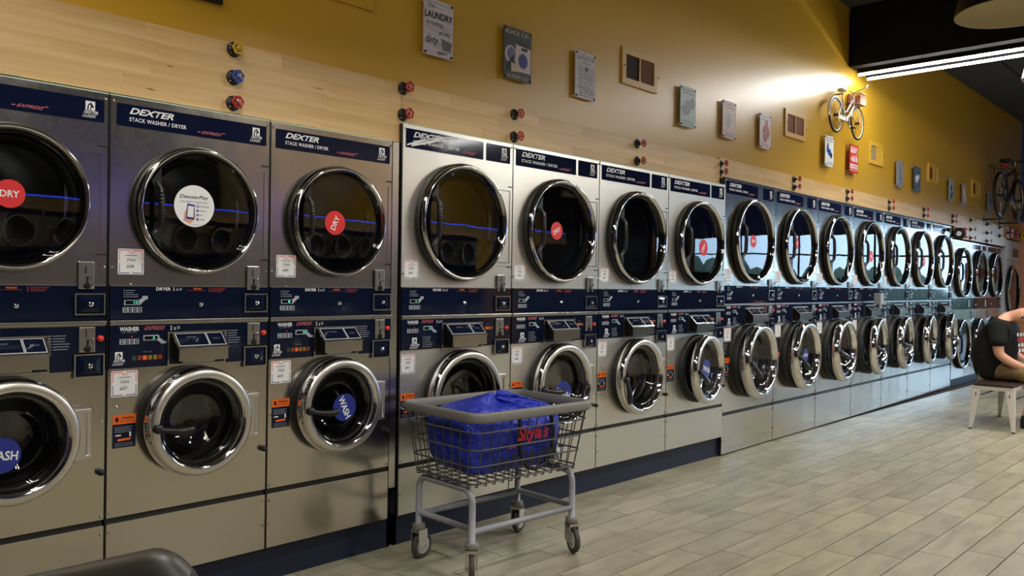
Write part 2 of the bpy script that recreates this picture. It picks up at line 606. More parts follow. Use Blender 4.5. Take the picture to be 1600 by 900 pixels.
# maple board above the machines: separate staves near the camera, one board beyond
def board_section(name, x0, x1, z0, z1, staves, label):
    o = struct(name, slab(MB(), x0, x1, -0.022, 0.02, z0, z1, maple))
    o['label'] = label
    if not staves:
        return o
    zt = z1
    r = 0
    while zt > z0+0.005:
        zb = max(z0, zt-0.0665)
        x = x0
        first = True
        while x < x1-0.01:
            L = random.uniform(0.4, 1.4)*(0.5 if first else 1)
            first = False
            xe = min(x1, x+L)
            if x1-xe < 0.12:
                xe = x1
            me = MB()
            g = 0.00012
            me.box(0, xe-x-2*g, -0.008, 0, 0, zt-zb-2*g, maple)
            ob('stave', me, o, (x+g, yw(x)-0.0222+random.uniform(-0.0001, 0.0), zb+g), (0, 0, math.atan(0.012)))
            x = xe
        zt = zb
        r += 1
    return o
tb1 = board_section('trim_1', -0.11, 2.606, 1.99, 2.281, True, 'pale maple board above the first washers with a yellow, a blue and a red valve')
board_section('trim_2', 2.609, 5.775, 2.085, 2.286, True, 'pale maple board above the middle washers')
board_section('trim_3', 5.778, 12.12, 2.158, 2.304, False, 'pale maple board above the far blue-lit washers')
board_section('trim_4', 12.123, 14.96, 2.005, 2.315, False, 'maple board above the far dryers')
board_section('trim_5', 14.963, 16.03, 2.145, 2.318, False, 'short maple board at the far corner')

# dark mineral streaks in the maple
knot_m = mat('mineral_streak', lin(150, 92, 44), 0.5)
for (xk, zk, lk, hk) in ((1.445, 2.132, 0.035, 0.006), (1.37, 2.028, 0.05, 0.007), (2.13, 2.168, 0.075, 0.005)):
    yk = yw(xk)-0.0308
    ob('streak', MB().poly([(-lk/2, 0.001), (0, -hk/2), (lk/2, 0.0), (0, hk/2)], 0, 0, knot_m), tb1, (xk, yk, zk), (0, 0, math.atan(0.012)))
# navy plinths under the two nearer groups
kb = struct('baseboard_near', MB().box(-0.115, 2.588, 0.05, 0.08, -0.008, 0.156, navy_kick).box(2.568, 2.588, 0.05, 0.5, -0.008, 0.156, navy_kick))
kb2 = struct('baseboard_middle', MB().box(2.612, 5.78, 0.05, 0.08, -0.008, 0.158, navy_kick).box(2.612, 2.63, 0.05, 0.5, -0.008, 0.156, navy_kick))
struct('trim_6', MB().box(2.548, 2.586, 0.012, 0.05, 0.30, 1.985, steel2).box(2.586, 2.592, 0.03, 0.05, 0.30, 1.985, darkgap).box(2.548, 2.592, 0.06, 0.08, 0.02, 0.30, darkgap))

# tube fixtures
def led_fixture(x, ya, yb, z, me_led, label, group, hang):
    t = thing('tube_light', label, 'light fixture', (x, 0, z), 0, group)
    ob('housing', MB().box(-0.022, 0.022, yb, ya, 0.0, 0.05, beam_m), t)
    df = MB()
    arc = [(0.018*math.cos(PI+PI*i/8), 0.020*math.sin(PI+PI*i/8)) for i in range(9)]
    for yy in (ya-0.01, yb+0.01):
        df.v += [(x_, yy, z_) for x_, z_ in arc]
    for i in range(8):
        df.face([i, i+1, 9+i+1, 9+i], me_led, True)
    df.face(list(range(9)), me_led)
    df.face([9+i for i in reversed(range(9))], me_led)
    ob('diffuser', df, t)
    for y in (ya-0.6, (ya+yb)/2, yb+0.6):
        ob('hanger', MB().cyl((0, y, 0.05), (0, y, hang-z), 0.004, iron, n=6), t)
    return t
led_fixture(8.43, 0.04, -6.4, 3.45, led_w, 'white tube light under the soffit, the one nearer the camera', None, 3.53)
led_fixture(8.66, 0.04, -6.4, 3.45, led_w, 'white tube light under the soffit, the one farther from the camera', None, 3.53)
led_fixture(0.35, 0.0, -6.4, 3.45, led_n, 'near-end ceiling tube light outside the picture, left one', None, ZC)
led_fixture(0.58, 0.0, -6.4, 3.45, led_n, 'near-end ceiling tube light outside the picture, right one', None, ZC)

# far side of the room (seen in the glass): board, blue strip and a row of machines
t = struct('trim_7', MB().box(-1.2, 12.6, YR, YR+0.03, 1.96, 2.24, maple))
s_ = tag(ob('led_strip', MB().box(-1.2, 12.6, YR+0.002, YR+0.02, 2.245, 2.272, led_b)), 'blue light strip on top of the opposite board', 'light strip')
# ------------------------------------------------------------------ washers and dryers
HORSE = [(0.10, 0.0), (0.62, 0.0), (0.60, 0.22), (0.70, 0.40), (0.88, 0.30), (0.98, 0.42), (0.86, 0.66), (0.66, 0.84), (0.60, 1.0), (0.50, 0.88), (0.30, 0.80), (0.14, 0.58), (0.06, 0.30)]
def horse_mesh():
    def fn(b):
        b.poly([(0, 0.0), (1, 0.0), (1, 1), (0, 1)], 0, 0, white)
        b.poly([(0.12+0.76*x, 0.0+0.9*z) for x, z in HORSE], -0.0004, -0.0004, navy_band)
        b.poly([(0.30, 0.0), (0.50, 0.0), (0.47, 0.30), (0.58, 0.52), (0.44, 0.62), (0.32, 0.40)], -0.0008, -0.0008, white)
    return cm('horse_badge', fn)
def badge(parent, u0, u1, z0, z1, y):
    h = z1-z0
    w = u1-u0
    s = min(w*0.72, h*0.55)
    ob('horse_badge', horse_mesh(), parent, ((u0+u1)/2-s/2, y, z1-s), (0, 0, 0), (s, 1, s))
    text('DEXTER', white, parent, u0+0.1*w, u1, z0+0.24*h, z0+0.42*h, y, 0.25, 0.02)
    text('LAUNDRY', white, parent, u0, u1-0.1*w, z0, z0+0.19*h, y, 0.25)
def screw(parent, u, z, y=-0.003):
    me = cm('screw_head', lambda b: b.lathe([(0.0055, 0.003), (0.0055, -0.001), (0.003, -0.0035), (0.0, -0.004)], chrome, n=10))
    return ob('screw', me, parent, (u, y, z))

GROUPS = {
 'g1': dict(w=0.655, z0=0.158, g0=0.388, g1=0.412, wp=(0.963, 1.131), dp=(1.149, 1.278), top=1.980,
            ban=[(0.022, 0.638)], bz=(1.872, 1.955), dd=(0.332, 1.573, 0.251), wd=(0.332, 0.745, 0.216),
            coinD=(0.552, 0.608, 1.262, 1.362), lockD=(0.540, 0.645, 1.168, 1.247), coinW=(0.556, 0.613, 1.033, 1.125), lockW=(0.540, 0.645, 0.941, 1.027),
            btn=(0.632, 1.081), soap=(0.219, 0.459, 0.966, 1.098), hinge=(0.505, 0.650, 1.392, 1.783), sd=(0.032, 0.128, 1.318, 1.414), sw=(0.013, 0.110, 0.860, 0.957), wn=(0.020, 0.105, 0.669, 0.792),
            prot=0.095, load='2 x', cyc=(0.085, 0.204, 0.994, 1.018), ins=(0.462, 0.532, 1.042, 1.100), hb=(0.015, 0.061, 0.978, 1.028), dep=0.75),
 'g2': dict(st=steel_b, w=0.786, z0=0.158, g0=0.388, g1=0.412, wp=(0.966, 1.124), dp=(1.142, 1.281), top=2.080,
            ban=[(0.020, 0.553), (0.576, 0.762)], bz=(1.968, 2.062), dd=(0.391, 1.618, 0.307), wd=(0.400, 0.708, 0.252),
            coinD=(0.665, 0.727, 1.262, 1.352), lockD=(0.650, 0.764, 1.156, 1.236), coinW=(0.657, 0.719, 1.020, 1.112), lockW=(0.648, 0.760, 0.915, 1.000),
            btn=(0.745, 1.060), soap=(0.264, 0.554, 0.962, 1.098), hinge=(0.600, 0.780, 1.400, 1.837), sd=(0.015, 0.110, 1.322, 1.413), sw=(0.004, 0.096, 0.852, 0.948), wn=(0.008, 0.096, 0.636, 0.754),
            prot=0.09, load='3 x', cyc=(0.560, 0.640, 1.055, 1.078), ins=(0.142, 0.212, 0.976, 1.034), hb=(0.056, 0.119, 0.974, 1.029), dep=0.85),
 'g3': dict(w=0.899, z0=0.012, g0=0.306, g1=0.334, wp=(1.000, 1.164), dp=(1.178, 1.320), top=2.150,
            ban=[(0.022, 0.561), (0.660, 0.850)], bz=(2.030, 2.125), dd=(0.450, 1.675, 0.340), wd=(0.450, 0.712, 0.300),
            coinD=(0.774, 0.840, 1.292, 1.372), lockD=(0.764, 0.866, 1.200, 1.282), coinW=(0.774, 0.840, 1.068, 1.152), lockW=(0.770, 0.872, 0.966, 1.048),
            btn=(0.868, 1.110), soap=(0.346, 0.680, 1.006, 1.140), hinge=(0.690, 0.892, 1.44, 1.91), sd=(0.020, 0.120, 1.345, 1.445), sw=(0.017, 0.130, 0.881, 0.986), wn=(0.016, 0.112, 0.610, 0.753),
            prot=0.12, load='3 x', cyc=(0.640, 0.745, 1.070, 1.094), ins=(0.152, 0.222, 1.010, 1.068), hb=(0.056, 0.119, 1.005, 1.060), dep=0.95),
}

def dryer_door_mesh(R):
    def fn(b):
        prof = [(R*0.80, -0.006), (R, -0.006), (R, -0.036), (R*0.985, -0.044), (R*0.972, -0.056), (R*0.952, -0.062), (R*0.930, -0.060), (R*0.912, -0.052), (R*0.905, -0.046), (R*0.850, -0.024), (R*0.80, -0.016)]
        ml = [rubber, rubber, gloss_black, chrome, chrome, chrome, chrome, chrome, gloss_black, gloss_black, rubber]
        b.lathe(prof, chrome, n=72, loop=True, mlist=ml)
    return fn
def dryer_parts(root, g, G, sticker):
    u, z, R = G['dd']
    front = cm((g, 'dryer_front'), lambda b: b.holed(0.002, G['w']-0.002, G['dp'][1], G['top'], u, z, R*0.86, 0, 0.02, G.get('st', steel)))
    ob('dryer_front', front, root)
    ob('dryer_drum', cm((g, 'dryer_drum'), lambda b: b.lathe([(R*0.86, 0.0), (R*0.80, 0.03), (R*0.80, 0.10), (R*0.95, 0.11), (R*0.95, 0.62), (R*0.5, 0.62), (0, 0.60)], drum, n=48)), root, (u, 0, z))
    d = ob('dryer_door', cm((g, 'dryer_door'), dryer_door_mesh(R)), root, (u, 0, z))
    ob('seal', cm((g, 'dryer_seal'), lambda b: b.lathe([(R*0.85, -0.022), (R*0.80, -0.020), (R*0.735, -0.006), (R*0.72, 0.03), (R*0.75, 0.04)], rubber, n=64)), d)
    ob('glass', cm((g, 'dryer_glass'), lambda b: b.lathe([(R*0.862, -0.028), (R*0.6, -0.0305), (0.0, -0.031)], glass, n=64)), d)
    def handle(b):
        n = 14
        a0 = math.acos(0.66/0.90)
        arc = [(R*0.90*math.cos(PI-a0+2*a0*i/n), R*0.90*math.sin(PI-a0+2*a0*i/n)) for i in range(n+1)]
        outer = arc
        inner = [(-R*0.66, R*0.90*math.sin(-a0)), (-R*0.66, -R*0.36), (-R*0.76, -R*0.30), (-R*0.79, 0), (-R*0.76, R*0.30), (-R*0.66, R*0.36)]
        # upper and lower horns of the black plate
        b.poly([(-R*0.66, R*0.36), (-R*0.66, R*0.61), (-R*0.80, R*0.40), (-R*0.76, R*0.30)], -0.058, -0.034, black)
        b.poly([(-R*0.66, -R*0.61), (-R*0.66, -R*0.36), (-R*0.76, -R*0.30), (-R*0.80, -R*0.40)], -0.058, -0.034, black)
        b.tube([(-R*0.73, -0.050, -R*0.38), (-R*0.68, -0.070, -R*0.28), (-R*0.68, -0.076, 0), (-R*0.68, -0.070, R*0.28), (-R*0.73, -0.050, R*0.38)], R*0.042, black, 8)
        for i in range(9):
            zz = -R*0.22+R*0.055*i
            b.torus((-R*0.68, -0.0755, zz), R*0.043, R*0.008, black, 'z', 10, 5)
    ob('handle', cm((g, 'dryer_handle'), handle), d)
    ob('hinge_cover', cm((g, 'hinge_cover'), lambda b: hinge_cover(b, G)), root)
    if sticker:
        kind, du, dz, r, rot = sticker
        if kind == 'pay':
            st = ob('sticker', cm('pay_sticker', lambda b: b.poly(disc_pts(0, 0, 1.0), 0, 0, white)), d, (du, -0.0325, dz), (0, 0, 0), (r, 1, r))
            st['label'] = 'round white payment sticker with a hand holding a phone'
            text('DexterPay', ink, st, -0.74, 0.70, 0.30, 0.52, -0.0006, 0.25, 0.012)
            text('LAUNDRY MADE EASY', grey_print, st, -0.72, 0.72, 0.14, 0.24, -0.0006)
            ob('phone_print', cm('phone_print', lambda b: (b.poly([(-0.55, -0.72), (-0.20, -0.86), (0.05, -0.60), (0.02, -0.20), (-0.30, -0.05), (-0.48, -0.30)], 0, 0, skin_m), b.poly([(-0.42, -0.62), (-0.02, -0.66), (0.02, 0.06), (-0.36, 0.10)], -0.0004, -0.0004, blue_print), b.poly([(-0.36, -0.52), (-0.06, -0.55), (-0.03, -0.02), (-0.32, 0.0)], -0.0008, -0.0008, white))), st, (0, -0.0004, 0))
            for i, w_ in enumerate(('DOWNLOAD', 'SELECT', 'PAY', 'VIEW')):
                zz = 0.0-0.21*i
                ob('bullet_print', cm('bullet', lambda b: b.poly(disc_pts(0, 0, 0.07, 14), 0, 0, blue_print)), st, (0.16, -0.0006, zz))
                text(str(i+1), white, st, 0.135, 0.185, zz-0.045, zz+0.045, -0.0012)
                text(w_, ink, st, 0.28, 0.28+0.058*len(w_), zz-0.04, zz+0.04, -0.0006)
            text('Visit DexterPay.com', grey_print, st, -0.3, 0.4, -0.93, -0.86, -0.0006)
        else:
            st = ob('sticker', cm('dry_sticker', lambda b: b.poly(disc_pts(0, 0, 1.0), 0, 0, red_print)), d, (du, -0.0325, dz), (0, 0, 0), (r, 1, r))
            st['label'] = 'round red DRY sticker'
            text('DRY', white, st, -0.62, 0.62, -0.24, 0.24, -0.0006, 0, 0.02, rot=rot)
    return d
def hinge_cover(b, G):
    a, c, z0, z1 = G['hinge']
    b.box(a, c, -0.004, 0.0, z0, z1, G.get('st', steel))
    e = 0.018
    for (p, q, r, s) in ((a+0.05, c-e, z1-e-0.004, z1-e), (a+0.05, c-e, z0+e, z0+e+0.004), (c-e-0.004, c-e, z0+e, z1-e)):
        b.box(p, q, -0.007, -0.004, r, s, steel2)
    b.box(c-0.03, c+0.002, -0.006, 0.0, z1+0.001, z1+0.006, black)
    b.box(c-0.03, c+0.002, -0.006, 0.0, z0-0.006, z0-0.001, black)

def coin_and_lock(root, g, G, which, y):
    a, c, z0, z1 = G['coin'+which]
    def cf(b):
        w, h = c-a, z1-z0
        b.box(0, w, -0.006, 0, 0, h, coinm)
    cs = ob('coin_slot', cm((g, 'coin', which), cf, 0.003), root, (a, y, z0))
    w, h = c-a, z1-z0
    ob('slot', cm((g, 'slot'), lambda b: b.box(0.42*w, 0.48*w, -0.0075, -0.006, 0.56*h, 0.84*h, darkgap)), cs)
    ob('return_cup', cm((g, 'cup'), lambda b: (b.box(0.48*w, 0.60*w, -0.0075, -0.006, 0.16*h, 0.46*h, darkgap), b.lathe([(0.20*w, -0.006), (0.20*w, -0.012), (0, -0.012)], darkgap, n=12, c=(0.52*w, 0, 0.12*h)))), cs)
    ob('return_knob', cm((g, 'knob'), lambda b: b.lathe([(0.10*w, -0.006), (0.10*w, -0.016), (0, -0.018)], chrome, n=12, c=(0.80*w, 0, 0.46*h))), cs)
    for (fx, fz) in ((0.1, 0.05), (0.9, 0.05), (0.1, 0.95), (0.9, 0.95)):
        ob('rivet', cm('rivet', lambda b: b.lathe([(0.003, 0), (0.002, -0.0025), (0, -0.003)], chrome, n=8)), cs, (fx*w, -0.006, fz*h))
    a2, c2, y0, y1 = G['lock'+which]
    def lf(b):
        w2, h2 = c2-a2, y1-y0
        t = 0.005
        for (p, q, r, s) in ((0, w2, 0, t), (0, w2, h2-t, h2), (0, t, t, h2-t), (w2-t, w2, t, h2-t)):
            b.box(p, q, -0.010, 0.0, r, s, steel2)
        e = 0.42
        xs, zs = (t, w2*0.30, w2*0.70, w2-t), (t, h2*0.30, h2*0.70, h2-t)
        n = len(b.v)
        b.v += [(xs[0], -0.002, zs[0]), (xs[3], -0.002, zs[0]), (xs[3], -0.002, zs[3]), (xs[0], -0.002, zs[3]), (xs[1], -0.014, zs[1]), (xs[2], -0.014, zs[1]), (xs[2], -0.014, zs[2]), (xs[1], -0.014, zs[2])]
        for q in ((0, 1, 5, 4), (1, 2, 6, 5), (2, 3, 7, 6), (3, 0, 4, 7), (4, 5, 6, 7)):
            b.face([n+i for i in q], navy)
    lb = ob('lock_box', cm((g, 'lock', which), lf), root, (a2, y, y0))
    ob('lock', cm('lock_cylinder', lambda b: (b.lathe([(0.010, -0.012), (0.010, -0.018), (0.008, -0.020), (0, -0.020)], chrome, n=16), b.box(-0.0015, 0.0015, -0.0206, -0.0195, -0.005, 0.004, darkgap))), lb, ((c2-a2)/2, 0, (y1-y0)/2))

def sticker_number(root, box, num, y=-0.0012):
    a, c, z0, z1 = box
    st = ob('number_sticker', cm('number_sticker', lambda b: b.poly([(0.04, 0), (0.96, 0), (1, 0.04), (1, 0.96), (0.96, 1), (0.04, 1), (0, 0.96), (0, 0.04)], 0, 0, white)), root, (a, y, z0), (0, 0, 0), (c-a, 1, z1-z0))
    st['label'] = 'square white machine number sticker'
    def lines(b):
        for m, pts in ((red_print, ((0.05, 0.45, 0.93, 0.96), (0.55, 0.95, 0.93, 0.96), (0.05, 0.075, 0.55, 0.96), (0.925, 0.95, 0.55, 0.96))), (blue_print, ((0.05, 0.45, 0.04, 0.07), (0.55, 0.95, 0.04, 0.07), (0.05, 0.075, 0.04, 0.45), (0.925, 0.95, 0.04, 0.45)))):
            for (p, q, r, s) in pts:
                b.poly([(p, r), (q, r), (q, s), (p, s)], 0, 0, m)
    ob('border_print', cm('sticker_border', lines), st, (0, -0.0004, 0))
    text("Skyla's", red_print, st, 0.38, 0.64, 0.82, 0.90, -0.0005, 0.3, 0.01)
    text('LAUNDROMAT', blue_print, st, 0.27, 0.74, 0.72, 0.77, -0.0005, 0, 0.02)
    text('Location No.', grey_print, st, 0.38, 0.64, 0.64, 0.67, -0.0005)
    text('7949', ink, st, 0.33, 0.67, 0.50, 0.61, -0.0005)
    text('Machine No.', grey_print, st, 0.34, 0.60, 0.40, 0.43, -0.0005)
    text('#%d' % num, ink, st, 0.33, 0.61, 0.25, 0.37, -0.0005, 0, 0.01)
    return st
def warning(root, box, y=-0.0012):
    a, c, z0, z1 = box
    st = ob('warning_sticker', cm('warning_sticker', lambda b: (b.poly([(0, 0), (1, 0), (1, 0.72), (0, 0.72)], 0, 0, navy_band), b.poly([(0, 0.72), (1, 0.72), (1, 1), (0, 1)], 0, 0, orange))), root, (a, y, z0), (0, 0, 0), (c-a, 1, z1-z0))
    st['label'] = 'orange and navy safety warning sticker'
    text('WARNING', ink, st, 0.36, 0.90, 0.86, 0.94, -0.0005, 0, 0.02)
    text('SAFETY INSTRUCTIONS', ink, st, 0.30, 0.96, 0.78, 0.82, -0.0005)
    ob('alert_mark', cm('alert_mark', lambda b: b.poly(disc_pts(0.18, 0.86, 0.08, 12), 0, 0, ink)), st, (0, -0.0004, 0))
    def pic(b):
        for i in range(4):
            b.poly([(0.08, 0.62-0.05*i), (0.86-0.1*(i % 2), 0.62-0.05*i), (0.86-0.1*(i % 2), 0.64-0.05*i), (0.08, 0.64-0.05*i)], 0, 0, grey_print)
        b.poly([(0.12, 0.36), (0.36, 0.36), (0.36, 0.40), (0.12, 0.40)], 0, 0, white)
        b.poly([(0.72, 0.32), (0.80, 0.32), (0.80, 0.46), (0.72, 0.46)], 0, 0, white)
        b.poly([(0.22, 0.20), (0.78, 0.22), (0.78, 0.29), (0.22, 0.27)], 0, 0, orange)
        for i in range(3):
            b.poly([(0.1, 0.13-0.045*i), (0.88, 0.13-0.045*i), (0.88, 0.145-0.045*i), (0.1, 0.145-0.045*i)], 0, 0, grey_print)
    ob('picture_print', cm('warning_pic', pic), st, (0, -0.0005, 0))
def text_lines(parent, u0, u1, z0, z1, y, n, m, key):
    def fn(b):
        rr = random.Random(hash(key) % 1000)
        for i in range(n):
            za = 1-(i+0.75)/n
            b.poly([(0, za), (0.08, za), (0.08, za+0.5/n), (0, za+0.5/n)], 0, 0, m)
            e = 0.6+0.4*rr.random()
            b.poly([(0.14, za+0.06/n), (e, za+0.06/n), (e, za+0.42/n), (0.14, za+0.42/n)], 0, 0, m)
    ob('instruction_print', cm(('lines', n, m.name), fn), parent, (u0, y, z0), (0, 0, 0), (u1-u0, 1, z1-z0))

def display(parent, u0, z0, y, digits, down, w=0.088, h=0.034):
    """angled price display with an arrow frame, four coin keys below"""
    def fr(b):
        s = -1 if down else 1
        if down:
            pts = [(0, 0.40), (0.60, 0.40), (0.78, 0.05), (0.72, 0.0), (1.0, 0.0), (1.0, 0.30), (0.94, 0.22), (0.72, 0.64), (0.66, 1.0), (0, 1.0)]
        else:
            pts = [(0, 0.0), (0.66, 0.0), (0.94, 0.66), (1.0, 0.58), (1.0, 1.0), (0.74, 1.0), (0.80, 0.86), (0.62, 0.55), (0, 0.55)]
        b.poly(pts, 0, 0, silver_print)
        z_ = 0.48 if down else 0.08
        b.poly([(0.05, z_), (0.62, z_), (0.62, z_+0.40), (0.05, z_+0.40)], -0.0005, -0.0005, disp)
    d = ob('price_display', cm(('display', down), fr), parent, (u0, y, z0), (0, 0, 0), (w, 1, h))
    z_ = 0.54 if down else 0.14
    text(digits, disp_on, d, 0.40, 0.40+0.09*len(digits), z_, z_+0.28, -0.0012)
def keys(parent, u0, z0, y, w=0.071, h=0.020):
    def fn(b):
        b.poly([(0, 0), (1, 0), (1, 1), (0, 1)], 0, 0, silver_print)
        for i in range(4):
            x = 0.04+0.245*i
            b.poly([(x+0.03, 0.12), (x+0.18, 0.12), (x+0.18, 0.88), (x+0.03, 0.88)], -0.0005, -0.0005, navy_band if i else dim_green)
            b.poly([(x+0.09, 0.3), (x+0.12, 0.3), (x+0.12, 0.7), (x+0.09, 0.7)], -0.001, -0.001, white)
    ob('coin_keys', cm('coin_keys', fn), parent, (u0, y, z0), (0, 0, 0), (w, 1, h))

def soap_box(root, g, G, y):
    a, c, z0, z1 = G['soap']
    w, h = c-a, z1-z0
    def frame(b):
        t = 0.006
        for (p, q, r, s) in ((0, w, 0, t), (0, w, h-t, h), (0, t, t, h-t), (w-t, w, t, h-t)):
            b.box(p, q, -0.008, 0, r, s, steel2)
        b.box(t, w-t, -0.003, 0, t, h-t, black)
    d = ob('soap_dispenser', cm((g, 'soap_frame'), frame), root, (a, y, z0))
    D = 0.062
    x0, x1 = w*0.09, w*0.93
    zb, zf, zt = 0.15*h, 0.53*h, 0.95*h
    def body(b):
        n = len(b.v)
        b.v += [(x0, -0.004, zb), (x1, -0.004, zb), (x1, -D, zb), (x0, -D, zb), (x0, -0.004, zt), (x1, -0.004, zt), (x1, -D, zf), (x0, -D, zf)]
        for q, m in (((3, 2, 6, 7), steel), ((0, 4, 5, 1), black), ((0, 1, 2, 3), black), ((0, 3, 7, 4), black), ((1, 5, 6, 2), steel2), ((4, 7, 6, 5), steel)):
            b.face([n+i for i in q], m)
    ob('bin', cm((g, 'soap_bin'), body), d)
    ang = math.atan2(zt-zf, D-0.004)
    L = math.hypot(zt-zf, D-0.004)
    def lid(b):
        b.box(-0.006, x1-x0+0.006, 0, 0.005, 0, L+0.008, steel2)
        b.box(0.004, (x1-x0)*0.63, -0.0008, 0.0, 0.010, L-0.004, white)
        b.box((x1-x0)*0.645, x1-x0-0.004, -0.0008, 0.0, 0.010, L-0.004, white)
        b.box(0.0065, (x1-x0)*0.63-0.0025, -0.0014, -0.0008, 0.0125, L-0.0065, navy)
        b.box((x1-x0)*0.645+0.0025, x1-x0-0.0065, -0.0014, -0.0008, 0.0125, L-0.0065, navy)
    l = ob('lid', cm((g, 'soap_lid'), lid), d, (x0, -D-0.002, zf+0.001), (-(PI/2-ang), 0, 0))
    text('DETERGENT', grey_print, l, (x1-x0)*0.22, (x1-x0)*0.42, L*0.62, L*0.72, -0.002)
    text('BLEACH', grey_print, l, (x1-x0)*0.74, (x1-x0)*0.88, L*0.5, L*0.6, -0.002)
    ob('drip_lip', cm((g, 'soap_lip'), lambda b: b.box(x0+0.02, x1-0.05, -D+0.015, -0.01, zb-0.008, zb, steel2)), d)

def washer_parts(root, g, G, ajar, lever, sticker):
    u, z, R = G['wd']
    P = G['prot']
    front = cm((g, 'washer_front'), lambda b: b.holed(0.002, G['w']-0.002, G['g1'], G['wp'][0], u, z, min(R*0.86, G['wp'][0]-z-0.004), 0, 0.02, G.get('st', steel)))
    ob('washer_front', front, root)
    ob('washer_drum', cm((g, 'washer_drum'), lambda b: b.lathe([(R*0.84, 0.0), (R*0.74, 0.03), (R*0.74, 0.10), (R*0.96, 0.12), (R*0.96, 0.5), (R*0.5, 0.5), (0, 0.48)], drum, n=48)), root, (u, 0, z))
    ob('door_gasket', cm((g, 'door_gasket'), lambda b: b.lathe([(R*0.98, 0.0), (R*0.98, -P*0.28), (R*0.94, -P*0.36), (R*0.82, -P*0.36), (R*0.74, -0.005), (R*0.74, 0.03)], rubber, n=56)), root, (u, -0.001, z))
    hx = R*1.02
    k_in = 0.735 if g == 'g1' else 0.775
    def ring(b):
        y0 = -P*0.40
        i_ = k_in
        prof = [(R*i_, y0), (R*0.98, y0), (R*1.0, y0-P*0.06), (R*1.0, -P*0.62), (R*0.985, -P*0.78), (R*0.955, -P*0.93), (R*0.92, -P), (R*(i_+0.10), -P), (R*(i_+0.080), -P*0.985), (R*(i_+0.045), -P*0.90), (R*(i_+0.015), -P*0.72), (R*i_, -P*0.55)]
        fa = satin if g != 'g3' else steel2
        ml = [rubber, chrome, chrome, chrome, chrome, fa, fa, chrome, chrome, chrome, chrome, rubber]
        b.lathe(prof, chrome, n=72, c=(-hx, 0, 0), loop=True, mlist=ml)
    d = ob('washer_door', cm((g, 'washer_door'), ring), root, (u+hx, 0, z), (0, 0, ajar))
    ob('seal', cm((g, 'washer_seal'), lambda b: b.lathe([(R*(k_in+0.012), -P*0.62), (R*(k_in-0.03), -P*0.56), (R*(k_in-0.04), -P*0.40), (R*k_in, -P*0.36)], rubber, n=56, c=(-hx, 0, 0))), d)
    ob('glass', cm((g, 'washer_glass'), lambda b: b.lathe([(R*(k_in+0.005), -P*0.66), (R*(k_in-0.06), -P*0.60), (R*(k_in-0.10), -P*0.2), (R*(k_in-0.20), P*0.25), (R*0.30, P*0.42), (0, P*0.46)], wash_glass, n=56, c=(-hx, 0, 0))), d)
    def lev(b):
        b.lathe([(R*0.085, 0.0), (R*0.085, -0.020), (R*0.06, -0.026), (0, -0.026)], black, n=14, c=(0, 0, 0))
        b.tube([(-R*0.10, -0.012, 0.0), (R*0.06, -0.018, -R*0.02), (R*0.24, -0.030, -R*0.05), (R*0.42, -0.034, -R*0.07), (R*0.60, -0.026, -R*0.06)], 0.01, black, 8, radii=[R*0.035, R*0.05, R*0.055, R*0.075, R*0.06])
    ob('handle', cm((g, 'washer_handle'), lev), d, (-hx-R*0.86, -P*0.97, -R*0.02), (0, lever, 0))
    def hg(b):
        b.box(R*0.90-hx, R*1.17-hx, -P*0.62, -P*0.12, -R*0.42, R*0.42, satin)
        b.cyl((R*1.12-hx, -P*0.55, -R*0.36), (R*1.12-hx, -P*0.55, R*0.36), R*0.045, satin, n=10)
    ob('hinge', cm((g, 'hinge'), hg, 0.008), root, (u+hx, 0, z))
    if sticker:
        du, dz, r, rot = sticker
        st = ob('sticker', cm('wash_sticker', lambda b: b.poly(disc_pts(0, 0, 1.0), 0, 0, blue_print)), d, (-hx+du, -P*0.62, dz), (0, 0, 0), (r, 1, r))
        st['label'] = 'round blue WASH sticker'
        text('WASH', white, st, -0.84, 0.84, -0.26, 0.26, -0.0006, 0, 0.02, rot=rot)
    return d

